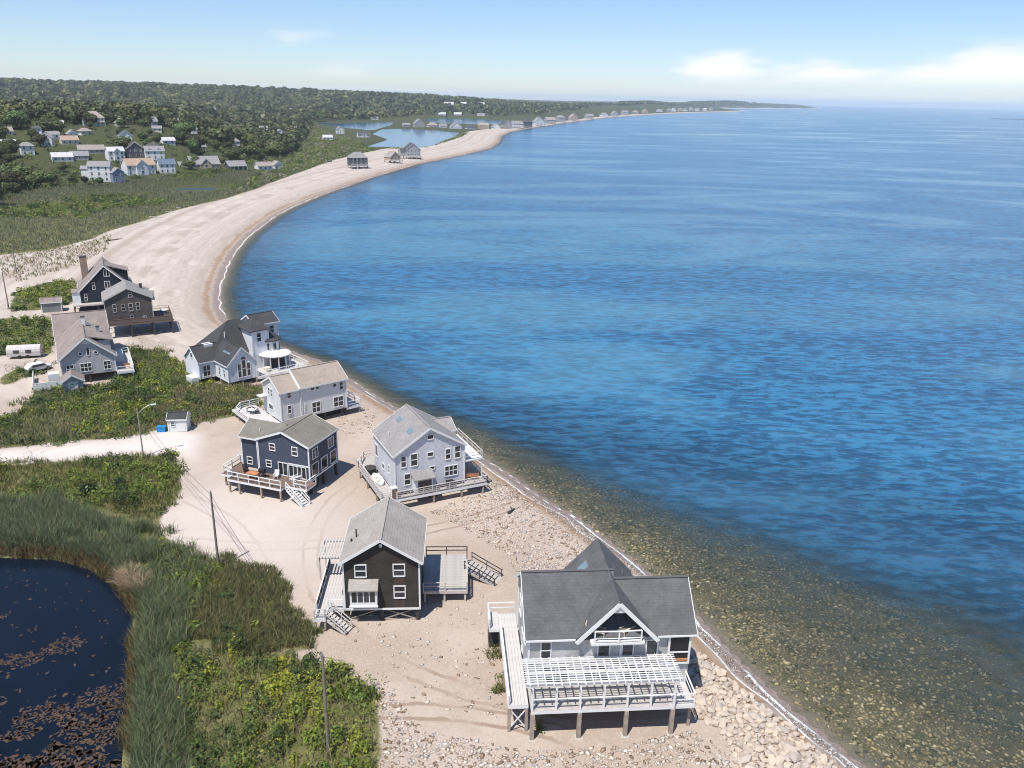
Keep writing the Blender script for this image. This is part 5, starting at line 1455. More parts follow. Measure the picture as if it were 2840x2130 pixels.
XO = ['first', 'second', 'third', 'fourth', 'fifth', 'sixth', 'seventh', 'eighth', 'ninth', 'tenth', 'eleventh', 'twelfth', 'thirteenth', 'fourteenth', 'fifteenth', 'sixteenth', 'seventeenth', 'eighteenth', 'nineteenth', 'twentieth', 'twenty-first', 'twenty-second']
for i, (px, py) in enumerate(extra_h):
    a, b_ = rx_.choice(['white', 'white', 'cream', 'grey']), rx_.choice(['pale', 'grey', 'taupe', 'grey', 'dark'])
    far_house(f'small {a} {b_}-roofed house, {XO[i]} from the left of the scattered hillside houses', px, py, 26 + rx_.uniform(0, 12) - (470 - py) * .05, a, b_, rx_.choice([1, 1, 2]), rx_.choice(['gable', 'front', 'hip']), rx_.uniform(-.3, .5), (), .75, group=GV)
for (lab, px, py, w, wl_, rf, st, kd, th_, ex, dp) in [
    ('dark grey beach house with white-edged hip roof, alone on the open beach', 997, 468, 56, 'dark', 'grey', 2, 'hip', .25, ('deck',), .8),
    ('small tan beach house between two dark ones on the open beach', 1097, 453, 36, 'tan', 'taupe', 1, 'front', .6, ('deck',), .9),
    ('dark grey beach house with steep twin gables and white base', 1147, 441, 50, 'grey', 'dark', 2, 'front', .3, ('deck', 'wing'), .8)]:
    far_house(lab, px, py, w, wl_, rf, st, kd, th_, ex, dp, stilts=1.8, group='houses on the open beach', cap=12)
ORD = ['first', 'second', 'third', 'fourth', 'fifth', 'sixth', 'seventh', 'eighth', 'ninth', 'tenth', 'eleventh', 'twelfth', 'thirteenth', 'fourteenth', 'fifteenth', 'sixteenth', 'seventeenth', 'eighteenth', 'nineteenth', 'twentieth', 'twenty-first', 'twenty-second', 'twenty-third', 'twenty-fourth']
ISL = [(1128, 352, 22, 'grey', 'grey', 1), (1165, 353, 32, 'grey', 'grey', 2), (1203, 353, 30, 'white', 'taupe', 1), (1230, 354, 22, 'white', 'grey', 1), (1267, 357, 32, 'white', 'grey', 1), (1307, 358, 26, 'white', 'dark', 1), (1342, 358, 30, 'tan', 'taupe', 2), (1377, 358, 25, 'white', 'grey', 1)]
for i, (px, py, w, a, b_, st) in enumerate(ISL):
    far_house(f'{a} house with {b_} roof, {ORD[i]} from the left in the row along the lagoon spit', px, py, w, a, b_, st, ['gable', 'front', 'hip'][i % 3], .2 + .1 * (i % 3), (), .7, group='houses along the lagoon spit')
SPIT = [(1409, 358, 30, 'grey', 'dark', 2), (1438, 358, 34, 'white', 'grey', 2), (1464, 357, 30, 'dark', 'dark', 3), (1498, 352, 38, 'white', 'grey', 2), (1529, 345, 34, 'grey', 'taupe', 2), (1558, 341, 26, 'grey', 'grey', 3), (1594, 337, 42, 'tan', 'taupe', 2), (1637, 331, 34, 'grey', 'grey', 2),
        (1678, 327, 34, 'white', 'grey', 2), (1707, 325, 24, 'grey', 'grey', 2), (1735, 322, 30, 'grey', 'grey', 3), (1764, 318.5, 26, 'grey', 'taupe', 2), (1791, 316.5, 20, 'tan', 'taupe', 2), (1831, 313, 17, 'white', 'grey', 2), (1857, 312.3, 12, 'grey', 'grey', 3), (1870, 312, 12, 'white', 'pale', 3),
        (1886, 311.6, 12, 'tan', 'grey', 3), (1901, 311.2, 12, 'white', 'grey', 3), (1919, 310.8, 12, 'grey', 'pale', 3), (1935, 310.3, 12, 'white', 'grey', 3), (1956, 309.8, 14, 'white', 'pale', 3), (1974, 309.4, 12, 'grey', 'grey', 3)]
for i, (px, py, w, a, b_, st) in enumerate(SPIT):
    far_house(f'{a} house with {b_} roof, {ORD[i]} from the near end of the far beach row', px, py - 1.5, w, a, b_, st, ['front', 'gable', 'hip'][i % 3], .5, ('deck',) if i < 9 else (), .7, stilts=1.5, group='houses along the far beach row', cap=21.0)
for i, (px, py, w, a, b_) in enumerate([(1226, 322, 30, 'white', 'pale'), (1270, 320, 22, 'white', 'pale'), (1334, 322, 22, 'white', 'grey'), (1040, 332, 20, 'white', 'grey'), (880, 325, 14, 'white', 'pale'), (1245, 291, 28, 'white', 'pale'), (1282, 291, 26, 'white', 'pale'), (1330, 292, 30, 'white', 'pale')]):
    far_house(['long white boathouse on the far lagoon bank', 'small white boathouse right of the long one', 'white house with a grey roof on the far lagoon bank', 'white house on the wooded bank left of the lagoon', 'little white house in the woods far left of the lagoon',
               'leftmost of three long white buildings far behind the lagoon', 'middle of three long white buildings far behind the lagoon', 'rightmost of three long white buildings far behind the lagoon'][i], px, py, w, a, b_, 1, 'gable', .1, (), .5, group='buildings around the lagoon', cap=40 if i > 4 else 18)

# ------------------------------------------------------------------ poles, lamp, wires, vehicles
def util_pole(px, py, hgt, label, arm=True, lamp=False, r=.15):
    q = hit(px, py)
    o = thing('street_lamp' if lamp else 'utility_pole', label, 'street lamp' if lamp else 'pole', tuple(q), 0.35, None if lamp else 'utility poles')
    MB().tube((0, 0, -.6), (0, 0, hgt), r, r * .62, 10).build('shaft', M_POLE if not lamp else mat('lamp_pole', (.33, .29, .25), .8, .2), o)
    if lamp:
        mb = MB(); prev = Vector((0, 0, hgt - .8))
        for k in range(1, 7):
            t = k / 6; p = Vector((1.9 * t, .2 * t, hgt - .8 + 1.1 * math.sin(t * math.pi / 2))); mb.tube(prev, p, .05, .05, 6); prev = p
        mb.build('lamp_arm', M_GREYMETAL, o)
        MB().box(1.8, 2.45, .1, .34, hgt + .22, hgt + .36).build('lamp_head', M_WHITE, o)
    elif arm:
        MB().tube((-.12, 0, hgt - .35), (.12, 0, hgt - .35), .05, .05, 6).build('insulator', M_GREYMETAL, o)
        MB().lathe([(.05, hgt), (.07, hgt + .12), (.03, hgt + .2)], 8).build('insulator', M_GREYMETAL, o)
    return o, q + np.array([0, 0, hgt])
_, L0 = util_pole(398, 1268, 7.3, 'grey street lamp with a curved arm beside the sandy road', lamp=True, r=.11)
_, P1 = util_pole(607, 1576, 9.15, 'bare utility pole at the corner of the marsh and the pale sand lot')
_, P2 = util_pole(912, 2098, 9.4, 'utility pole standing in the shrubs at the bottom of the picture')
_, P3 = util_pole(47, 759, 7.6, 'utility pole on the sand at the far left below the marsh')
_, P4 = util_pole(25, 859, 8.6, 'utility pole on the lane left of the dark houses')
_, P5 = util_pole(2, 908, 8.8, 'utility pole at the left edge by the lane')
P6 = P(1010, 2560, 9.0) * 1.0
def wire(a, b, label, sag=.7):
    cu = bpy.data.curves.new('power_line', 'CURVE'); cu.dimensions = '3D'; cu.bevel_depth = .018; cu.bevel_resolution = 1
    s_ = cu.splines.new('POLY'); s_.points.add(14)
    for k in range(15):
        t = k / 14; p = a + (b - a) * t; p = np.array([p[0], p[1], p[2] - sag * 4 * t * (1 - t)])
        s_.points[k].co = (p[0], p[1], p[2], 1)
    cu.materials.append(M_BLACK)
    o = bpy.data.objects.new('tmp', cu); COL.objects.link(o)
    dg = bpy.context.evaluated_depsgraph_get()
    me = bpy.data.meshes.new_from_object(o.evaluated_get(dg)); bpy.data.objects.remove(o)
    return tag(link('power_line', me), label, 'cable', 'overhead cables')
up_ = np.array([0, 0, .15])
wire(L0 - up_ * 2, P1 - up_ * 2, 'upper overhead cable from the street lamp to the bare pole')
wire(L0 - up_ * 8, P1 - up_ * 8, 'lower overhead cable from the street lamp to the bare pole', .9)
wire(P1 - up_ * 2, P2 - up_ * 2, 'upper overhead cable from the bare pole to the pole in the shrubs')
wire(P1 - up_ * 8, P2 - up_ * 8, 'lower overhead cable from the bare pole to the pole in the shrubs', .9)
wire(P3 - up_, P4 - up_, 'overhead cable between the two far-left poles')
wire(P4 - up_, P5 - up_, 'overhead cable along the lane at the left edge')

q = P(108, 1026); o = thing('parked_car', 'small white car parked beside the grey gable house', 'car', (q[0], q[1], h1(q[0], q[1])), .9)
MB().prism([(-2.05, .35), (2.05, .35), (2.08, .72), (1.25, .92), (.75, 1.42), (-1.3, 1.45), (-1.95, 1.0), (-2.1, .7)], -.85, .85, 'y').build('body', M_CAR, o)
for s_ in (-.86, .86): MB().prism([(-1.4, .95), (1.05, .95), (.68, 1.34), (-1.2, 1.36)], s_ - .012, s_ + .012, 'y').build('side_window', M_GLASS, o)
MB().poly([(1.22, -.7, .95), (1.22, .7, .95), (.79, .62, 1.40), (.79, -.62, 1.40), (1.26, -.7, .95), (1.26, .7, .95), (.83, .62, 1.40), (.83, -.62, 1.40)], [(0, 1, 2, 3), (4, 5, 6, 7), (0, 1, 5, 4), (1, 2, 6, 5), (2, 3, 7, 6), (3, 0, 4, 7)]).build('windscreen', M_GLASS, o)
for a in (-1.3, 1.3):
    for b_ in (-.82, .82):
        w_ = MB().tube((a, b_ - .1, .33), (a, b_ + .1, .33), .33, .33, 14).build('wheel', M_TYRE, o)
        MB().tube((a, b_ - .11, .33), (a, b_ + .11, .33), .18, .18, 10).build('rim', M_GREYMETAL, w_)
for b_ in (-.6, .6): MB().box(2.04, 2.1, b_ - .16, b_ + .16, .6, .74).build('headlight', M_SKYGLASS, o)
q = P(72, 990); o = thing('parked_trailer', 'pale rounded trailer parked on the sand left of the grey gable house', 'trailer', (q[0], q[1], h1(q[0], q[1])), .25)
prof = [(-1.1 + 0, .5)] + [(1.15 * math.cos(t), 1.35 + 1.1 * math.sin(t)) for t in np.linspace(math.pi, 0, 9)] + [(1.1, .5)]
MB().prism(prof, -2.9, 2.9, 'x').build('body', M_DECKP, o)
for a in (-.7, .7):
    for b_ in (-1.0, 1.0): MB().tube((a, b_ - .12, .36), (a, b_ + .12, .36), .36, .36, 12).build('wheel', M_TYRE, o)
for a in (-1.2, .9): MB().box(a - .5, a + .5, -1.18, -1.08, 1.1, 1.7).build('window', M_GLASS, o)
MB().box(2.9, 4.0, -.06, .06, .45, .55).build('tow_bar', M_GREYMETAL, o)
# boat out on the water
q = P(2235, 316, SEA); o = thing('motor_boat', 'white boat far out on the bay right of the headland', 'boat', (q[0], q[1], SEA), .1)
hull(26, 4.0, 3.0).build('hull', M_WHITE, o).rotation_euler = (0, 0, math.pi / 2)
MB().box(-5, 5, -2.6, 2.6, 2.6, 6.0).build('cabin', M_WHITE, o)
q = P(2800, 331, SEA)
o = thing('breakwater', 'low dark breakwater at the right edge of the bay with a white marker', 'breakwater', (q[0], q[1], SEA), 0)
bmx = MB(); 
for k in range(40):
    x_ = -85 + k * 5.2; bmx.box(x_, x_ + 5.6, -5 + random.uniform(-1, 1), 5 + random.uniform(-1, 1), -4, random.uniform(.8, 2.2))
bmx.build('rock_mound', M_DARKWOOD, o)
MB().tube((0, 0, 0), (0, 0, 5), 1.6, 1.2, 10).build('marker', M_WHITE, o)

# driftwood on the upper beach
for i, (px, py, L_, lab) in enumerate([(395, 628, 3.5, 'bleached driftwood log nearest the marsh corner'), (432, 605, 5.0, 'long driftwood log lying along the marsh edge'), (470, 588, 3.0, 'short driftwood log along the marsh edge'), (492, 578, 4.0, 'forked driftwood at the far end of the marsh edge'), (318, 668, 6.0, 'thin timber lying on the sand behind the dark houses'),
                                       (822, 540, 4.0, 'white driftwood on the middle of the long beach'), (470, 893, 2.2, 'dark log on the beach right of the brown deck'), (1420, 1420, 1.4, 'weed-blackened log on the wet stones below the pale grey house')]):
    q = hit(px, py); o = thing('driftwood_log', lab, 'driftwood', tuple(q), random.uniform(-.3, 1.2), 'driftwood on the beach')
    MB().tube((-L_ / 2, 0, .16), (L_ / 2, .2, .12), .2, .11, 8).build('log', M_DARKWOOD if i in (4, 6, 7) else M_TRIMGREY, o)
    MB().tube((L_ * .1, .05, .15), (L_ * .3, .6, .45), .09, .04, 6).build('branch_stub', M_DARKWOOD if i in (4, 6, 7) else M_TRIMGREY, o)

# ------------------------------------------------------------------ stone revetment
def rock_mesh(seed, n=2):
    import bmesh
    r_ = random.Random(seed)
    bm = bmesh.new(); bmesh.ops.create_icosphere(bm, subdivisions=1, radius=1.0)
    ax = [Vector((r_.gauss(0, 1), r_.gauss(0, 1), r_.gauss(0, 1))).normalized() for _ in range(7)]
    for v in bm.verts:
        d = v.co.normalized(); k = 1.0
        for a in ax:
            c = d.dot(a)
            if c > .55: k = min(k, .62 / max(c, .01) + .12)
        v.co = d * (k * (0.9 + r_.random() * .15))
    me = bpy.data.meshes.new('stone'); bm.to_mesh(me); bm.free(); me.materials.append(M_STONE)
    return me
rocks = [rock_mesh(50 + i) for i in range(12)]
REV = N([(1899, 1822), (1953, 1832), (2030, 1900), (2105, 1955), (2170, 2000), (2235, 2055), (2322, 2135), (2440, 2240), (2130, 2240), (2036, 2130), (1989, 2036), (1931, 2011), (1928, 1931), (1906, 1880)], -.6)
rev = tag(bpy.data.objects.new('rock_revetment', None), 'bank of loose tan boulders between the nearest house and the water', 'rocks')
COL.objects.link(rev)
def scatter(poly, n, rmin=0.0, seed=0):
    r_ = np.random.default_rng(seed)
    lo_, hi_ = poly.min(0), poly.max(0)
    out = []
    while len(out) < n:
        c = lo_ + r_.random((n * 3, 2)) * (hi_ - lo_)
        c = c[inside(c, poly)]
        if rmin <= 0: out += list(c)
        else:
            for p in c:
                if all((p[0] - q_[0]) ** 2 + (p[1] - q_[1]) ** 2 > rmin ** 2 for q_ in out[-700:]): out.append(p)
                if len(out) >= n: break
            if len(c) == 0 or len(out) < n: rmin *= .93
    return np.array(out[:n])
sp_ = scatter(REV, 300, .62, 3)
sp_z = height(sp_)
for i, p in enumerate(sp_):
    o = link('stone', rocks[i % 12], rev)
    s_ = random.uniform(.24, .50) * (1.5 if random.random() < .12 else 1)
    o.location = (p[0], p[1], sp_z[i] + s_ * .22)
    o.rotation_euler = (random.uniform(-.5, .5), random.uniform(-.5, .5), random.uniform(0, 6.28))
    o.scale = (s_ * random.uniform(.9, 1.45), s_ * random.uniform(.75, 1.1), s_ * random.uniform(.5, .8))

# pebbles: many small octahedral-ish stones in one mesh
def pebble_field(name, polys_n, smin, smax, cols, label, seed, m=None):
    r_ = np.random.default_rng(seed)
    base = np.array([(1, 0, 0), (.3, .95, 0), (-.81, .6, 0), (-.8, -.55, 0), (.3, -.95, 0), (.1, .1, .8), (0, 0, -.6)], float)
    bf = np.array([(0, 1, 5), (1, 2, 5), (2, 3, 5), (3, 4, 5), (4, 0, 5), (1, 0, 6), (2, 1, 6), (3, 2, 6), (4, 3, 6), (0, 4, 6)])
    Vs, Cs = [], []
    for poly, n in polys_n:
        p = scatter(poly, n, 0, seed + n)
        z = height(p)
        s = smin + (smax - smin) * r_.random(n) ** 3
        a = r_.random(n) * 6.283
        st = np.stack([s * (1 + r_.random(n)), s * (.7 + .4 * r_.random(n)), s * .6], 1)
        b = base[None] * st[:, None, :] * (1 + .35 * (r_.random((n, 7, 3)) - .5))
        x = b[..., 0] * np.cos(a)[:, None] - b[..., 1] * np.sin(a)[:, None]
        y = b[..., 0] * np.sin(a)[:, None] + b[..., 1] * np.cos(a)[:, None]
        Vs.append(np.stack([x + p[:, :1], y + p[:, 1:2], b[..., 2] + (z + s * .15)[:, None]], -1).reshape(-1, 3))
        c = np.array(cols)[r_.integers(0, len(cols), n)] * (.75 + .5 * r_.random((n, 1)))
        Cs.append(np.repeat(c, 7, 0))
    V = np.vstack(Vs); n = len(V) // 7
    F = (np.arange(n)[:, None, None] * 7 + bf[None]).reshape(-1, 3)
    return tag(link(name, raw_mesh(name, V, F, [m or M_PEB], {'col': np.vstack(Cs)})), label, 'pebbles', kind='stuff')
M_PEB, nt_, b_ = new_mat('pebble_stone'); nt_.links.new(nattr(nt_, 'col').outputs['Color'], b_.inputs['Base Color']); b_.inputs['Roughness'].default_value = .9
PB1 = N([(1190, 1425), (1290, 1385), (1365, 1325), (1420, 1345), (1500, 1420), (1600, 1500), (1640, 1550), (1590, 1600), (1440, 1605), (1400, 1545), (1330, 1500), (1230, 1440)], -.2)
PB2 = N([(1050, 1900), (1100, 1940), (1180, 2030), (1480, 2085), (1700, 2075), (1920, 2030), (2010, 2080), (2060, 2180), (1060, 2200), (1065, 2050)], 0)
PB3 = N([(925, 1165), (1010, 1130), (1045, 1150), (1040, 1200), (960, 1210)], 0)
PB4 = N([(1640, 1475), (1740, 1550), (1930, 1710), (2040, 1835), (2200, 1980), (2400, 2140), (2340, 2150), (2160, 1980), (1990, 1830), (1900, 1740), (1600, 1510), (1500, 1420), (1400, 1330)], -1.2)
PB5 = N([(900, 1700), (1330, 1600), (1380, 1800), (1430, 2000), (1100, 1950)], 0)
pale = [(.56, .465, .375), (.60, .53, .45), (.46, .36, .27), (.42, .38, .35), (.25, .17, .11)]
pebble_field('beach_pebbles', [(PB1, 3800), (PB2, 3200), (PB3, 350), (REV, 1400), (PB5, 500)], .035, .20, pale, 'loose pale cobbles scattered over the sand between the houses', 21)
SEABED = N([(1640, 1478), (1930, 1705), (2120, 1895), (2391, 2125), (2700, 2370), (3050, 2300), (2950, 1980), (2650, 1740), (2350, 1570), (2050, 1430), (1780, 1350), (1520, 1290), (1400, 1300)], -2.8)
pebble_field('seabed_stones', [(SEABED, 13000)], .04, .25, [(.42, .32, .18), (.32, .255, .165), (.23, .185, .12), (.52, .43, .29), (.12, .11, .08)], 'golden-brown stones lying under the clear shallow water', 23)
pebble_field('shingle', [(PB4, 3800)], .03, .14, [(.30, .25, .22), (.42, .36, .33), (.22, .16, .12), (.55, .5, .45)], 'wet grey-brown shingle along the waterline', 22)

# ------------------------------------------------------------------ plants
def blades(pts, hgt, wid, cols, seed, lean=.35, zoff=0.0, clump=1, spread=.12):
    """bent tapering blades; pts (n,2). returns V, F, C"""
    r_ = np.random.default_rng(seed)
    if clump > 1:
        pts = np.repeat(pts, clump, 0) + r_.normal(0, spread, (len(pts) * clump, 2))
    n = len(pts)
    z = height(pts) + zoff
    h = hgt * (.6 + .7 * r_.random(n)); w = wid * (.7 + .6 * r_.random(n))
    a = r_.random(n) * 6.283; b = r_.random(n) * 6.283
    l = lean * (.3 + r_.random(n)) * h
    dx, dy = np.cos(a) * w / 2, np.sin(a) * w / 2
    lx, ly = np.cos(b) * l, np.sin(b) * l
    V = np.empty((n, 6, 3)); droop = .30 * r_.random(n)
    for k, (t, ww, ll) in enumerate(((0, 1, 0), (.55, .85, .3), (1, .12, 1))):
        for s_, sg in enumerate((-1, 1)):
            V[:, k * 2 + s_, 0] = pts[:, 0] + sg * dx * ww + lx * ll
            V[:, k * 2 + s_, 1] = pts[:, 1] + sg * dy * ww + ly * ll
            V[:, k * 2 + s_, 2] = z + h * t * (1 - droop * ll)
    F = (np.arange(n)[:, None, None] * 6 + np.array([[0, 1, 3, 2], [2, 3, 5, 4]])[None]).reshape(-1, 4)
    c = np.array(cols)[r_.integers(0, len(cols), n)] * (.7 + .6 * r_.random((n, 1)))
    return V.reshape(-1, 3), F, np.repeat(c, 6, 0)

def leafballs(cen, rad, hgt, per, size, cols, seed, zoff=0.0):
    """leaf-sized quads over low rounded bushes; cen (n,2)"""
    r_ = np.random.default_rng(seed)
    n = len(cen)
    z = height(cen) + zoff
    N_ = n * per
    bi = np.repeat(np.arange(n), per)
    u = r_.random(N_) * 6.283; v = r_.random(N_) ** .7
    rr = (.55 + .45 * r_.random(N_) ** .5) * (1 + .25 * np.sin(u * 3 + bi))
    st = np.sqrt(np.clip(1 - v * v, 0, 1))
    R_ = rad[bi] * rr
    x = cen[bi, 0] + R_ * st * np.cos(u); y = cen[bi, 1] + R_ * st * np.sin(u); zz = z[bi] + hgt[bi] * v * rr + .03
    nrm = np.stack([st * np.cos(u), st * np.sin(u), v * .9 + .35], 1) + r_.normal(0, .45, (N_, 3))
    nrm /= np.linalg.norm(nrm, axis=1)[:, None]
    t1 = np.cross(nrm, r_.normal(0, 1, (N_, 3))); t1 /= np.linalg.norm(t1, axis=1)[:, None]
    t2 = np.cross(nrm, t1)
    s = (size * (.55 + 1.1 * r_.random(n) ** 2)[bi] * (.6 + .8 * r_.random(N_)))[:, None]
    c0 = np.stack([x, y, zz], 1)
    V = np.stack([c0 - t1 * s * .5, c0 - t2 * s * .28, c0 + t1 * s * .6, c0 + t2 * s * .28], 1)
    F = np.arange(N_ * 4).reshape(-1, 4)
    ci = np.clip((vnoise(cen, 4.5, seed) * 1.5 - .25 + .35 * (r_.random(n) - .5)) * len(cols), 0, len(cols) - 1).astype(int)
    bc = np.array(cols)[ci] * (.8 + .4 * r_.random((n, 1)))
    c = bc[bi] * (.6 + .8 * r_.random((N_, 1)))
    return V.reshape(-1, 3), F, np.repeat(c, 4, 0)

def loose(poly, n, seed, amp=1.4, sc=2.6):
    """n points in a polygon whose edge is frayed by noise"""
    r_ = np.random.default_rng(seed)
    lo_, hi_ = poly.min(0) - amp, poly.max(0) + amp
    out = np.zeros((0, 2))
    while len(out) < n:
        c = lo_ + r_.random((n * 2, 2)) * (hi_ - lo_)
        c = c[sdist(c, poly) > (vnoise(c, sc, seed) + .5 * vnoise(c, sc * .35, seed + 1) - .75) * 2 * amp]
        out = np.vstack([out, c])
    return out[:n]

def merge(parts):
    V, F, C, b = [], [], [], 0
    for v, f, c in parts:
        V.append(v); F.append(f + b); C.append(c); b += len(v)
    return np.vstack(V), np.vstack(F), np.vstack(C)

def stuff(name, parts, m, label, cat):
    V, F, C = merge(parts)
    return tag(link(name, raw_mesh(name, V, F, [m], {'col': C})), label, cat, kind='stuff')

def area(poly):
    x, y = poly[:, 0], poly[:, 1]
    return .5 * abs(np.dot(x, np.roll(y, 1)) - np.dot(y, np.roll(x, 1)))

YEL = [(.29, .30, .038), (.23, .255, .034), (.175, .22, .032), (.13, .18, .031)]
GRN = [(.105, .15, .032), (.15, .18, .037), (.066, .10, .026), (.038, .06, .021)]
RDC = [(.14, .185, .09), (.175, .215, .11), (.11, .155, .075), (.21, .225, .125)]
TAN = [(.34, .27, .16), (.26, .22, .11), (.17, .17, .06)]
MAR = [(.23, .225, .135), (.19, .19, .11), (.27, .255, .16)]

REED = D([(-260, 1075), (0, 1082), (100, 1086), (200, 1106), (280, 1135), (330, 1178), (352, 1240), (368, 1310), (378, 1380), (368, 1450), (388, 1520), (395, 1600), (392, 1760), (258, 1760), (264, 1560), (278, 1480), (272, 1400), (286, 1330), (250, 1270), (205, 1234), (120, 1210), (0, 1205), (-260, 1192)])
p_ = loose(REED, 27000, 31, 1.3, 3.0)
p_ = p_[sdist(p_, POND) < .25]
p_ = p_[vnoise(p_, 1.7, 36) + .6 * vnoise(p_, 5.0, 37) > .42]
dpo = -sdist(p_, POND)
edge = (dpo < .9)
reed_parts = [blades(p_[~edge][::2], 1.3, .06, RDC, 32, .6, 0, 4, .22), blades(p_[~edge][1::4], 1.6, .06, RDC[1:] + [(.22, .20, .12)], 38, .5, 0, 4, .25), blades(p_[~edge][3::4], 1.1, .06, [(.10, .135, .05), (.13, .15, .06)], 39, .9, 0, 4, .25), blades(p_[edge], 1.0, .07, [(.16, .11, .05), (.12, .10, .045), (.22, .17, .09)], 33, .6, 0, 2, .1)]
TANP = N([(318, 1590), (360, 1588), (405, 1625), (412, 1650), (370, 1640), (330, 1615)])
reed_parts.append(blades(scatter(TANP, 420, 0, 34), 1.3, .08, [(.52, .40, .27), (.45, .33, .2)], 35, .8, .15, 3, .1))
stuff('reed_bed', reed_parts, M_REED, 'tall grey-green reeds ringing the dark pond', 'reeds')

S1 = D([(398, 1402), (600, 1407), (690, 1444), (735, 1454), (772, 1480), (802, 1494), (816, 1560), (818, 1620), (808, 1760), (392, 1760), (393, 1600), (385, 1520), (368, 1450)])
S2 = D([(-260, 1012), (0, 1008), (100, 1002), (200, 993), (300, 987), (365, 988), (384, 1012), (389, 1058), (350, 1106), (334, 1140), (290, 1125), (200, 1098), (100, 1078), (0, 1074), (-260, 1070)])
S3 = D([(336, 1147), (388, 1184), (425, 1210), (468, 1230), (440, 1300), (400, 1400), (380, 1390), (370, 1310), (352, 1240)])
G1 = D([(440, 1212), (520, 1228), (588, 1240), (600, 1264), (638, 1332), (682, 1382), (670, 1398), (600, 1404), (405, 1398), (400, 1330), (430, 1270)])
def bushes(poly, dens, rad, hg, per, size, cols, seed, thin=None, fray=.9):
    n = int(area(poly) * dens)
    c = loose(poly, n, seed, fray)
    r_ = np.random.default_rng(seed + 5)
    if thin is not None:
        c = c[vnoise(c, thin[0], seed) > thin[1]]
    k = .6 + .8 * r_.random(len(c))
    hn = .6 + .8 * vnoise(c, 3.5, seed + 2)
    return leafballs(c, rad * k, hg * k * hn, per, size, cols, seed)
sp1 = [bushes(S1, 1.15, .75, 1.1, 60, .26, [GRN[2], GRN[0], YEL[2], YEL[1], YEL[0], YEL[1], YEL[3], GRN[0]], 41), bushes(S1, .35, 1.0, 1.5, 60, .26, GRN, 42, (5, .45)),
       bushes(S2, .85, .8, 1.0, 48, .26, [GRN[2]] + YEL[1:3] + GRN[:2] + YEL[2:], 43, (6, .38)), bushes(S2, .12, 1.3, 1.9, 90, .26, [GRN[3], (.02, .032, .016)], 44, (9, .55)),
       bushes(S3, 1.0, .7, .9, 50, .26, YEL[1:] + GRN[:2], 45), bushes(G1, .30, .7, .7, 45, .24, GRN, 46, (5, .45))]
stuff('shrub_thicket', sp1, M_LEAF, 'dense yellow-green shrubs between the pond and the sand', 'shrubs')
sp2 = [bushes(V_MID, .75, .85, .95, 44, .30, [GRN[2], GRN[0], YEL[2], YEL[1], YEL[0], YEL[2], YEL[3]], 51, (9, .30), 1.6), bushes(V_MID, .10, 1.4, 1.7, 80, .3, GRN[2:], 52, (9, .5)),
       bushes(V_GARDEN, .7, .9, 1.1, 40, .34, GRN + YEL[2:], 53), bushes(V_DUNE, .6, .9, 1.0, 40, .34, GRN + YEL[1:], 54), bushes(V_PATCH, .7, .9, 1.0, 40, .34, GRN, 55)]
stuff('dune_shrubs', sp2, M_LEAF, 'low green dune shrubs between the road and the back row of houses', 'shrubs')
V_TAN = D([(380, 838), (480, 834), (556, 848), (562, 874), (515, 898), (420, 916), (350, 926), (330, 900)])
gp = [blades(loose(G1, 5600, 61, 1.6), .8, .06, [(.12, .135, .05), (.10, .12, .04)] + TAN[1:], 62, .7, 0, 3, .1), blades(loose(V_TAN, 4200, 63, 2.5), .9, .08, TAN + TAN[:2] + MAR[:1], 64, .6, 0, 3, .14),
      blades(loose(S2, 3600, 65, 1.6), .75, .07, TAN[1:] + GRN[:2], 66, .6, 0, 3, .14), blades(loose(V_MID, 6000, 67, 2.2), .8, .10, GRN[:2] + MAR + TAN[2:], 68, .6, 0, 3, .2),
      blades(scatter(D([(90, 540), (200, 520), (240, 505), (230, 540), (150, 580), (40, 610), (0, 590), (0, 556)]), 900, 0, 69), .8, .13, TAN + GRN[:1], 70, .6, 0, 3, .25)]
gp.append(blades(loose(S1, 900, 76, 1.0), 1.5, .05, TAN, 77, .6, 0, 2, .2)); gp.append(blades(loose(S3, 900, 78, 1.2), 1.3, .06, TAN[1:] + RDC, 79, .6, 0, 3, .2))
# stray tufts on bare sand along the edges
tuft = np.vstack([scatter(N([(870, 1850), (930, 1840), (960, 1900), (1000, 1890), (1060, 1930), (1040, 1960), (900, 1930)]), 30, 0, 71), scatter(N([(1350, 1795), (1390, 1795), (1395, 1830), (1350, 1835)]), 12, 0, 72), scatter(N([(1375, 1880), (1398, 1870), (1400, 1920), (1372, 1925)]), 10, 0, 73), scatter(N([(1488, 2020), (1500, 2018), (1502, 2050), (1488, 2052)]), 5, 0, 74)])
gp.append(blades(tuft, .7, .07, GRN[:2] + TAN[1:], 75, .8, 0, 14, .18))
stuff('beach_grass', gp, M_REED, 'tufts of olive and straw-coloured beach grass on the sand', 'grass')

# marsh beyond the lane
MFIELD = N([(-300, 720), (0, 706), (130, 692), (258, 661), (300, 640), (385, 616), (500, 578), (616, 552), (720, 520), (800, 480), (780, 472), (600, 484), (460, 500), (330, 513), (60, 524), (0, 548), (-300, 580)])
c = scatter(MFIELD, 17000, 0, 81)
def off_pool(c):
    d = np.hypot(c[:, 0], c[:, 1]); back = c * (1 + 9.0 / d)[:, None]
    return (sdist(c, LAGOON[3]) < -2.5) & ~inside(back, LAGOON[3]) & ~inside(c * (1 + 18.0 / d)[:, None], LAGOON[3])
c = c[off_pool(c)]
dens = vnoise(c, 38.0, 82)
mp_ = [blades(c[dens < .66], .9, .18, MAR + RDC[:1], 83, .4, 0, 4, .7)]
cs = scatter(MFIELD, 5200, 0, 84); ds = vnoise(cs, 38.0, 82) + .25 * (vnoise(cs, 9.0, 85) - .5)
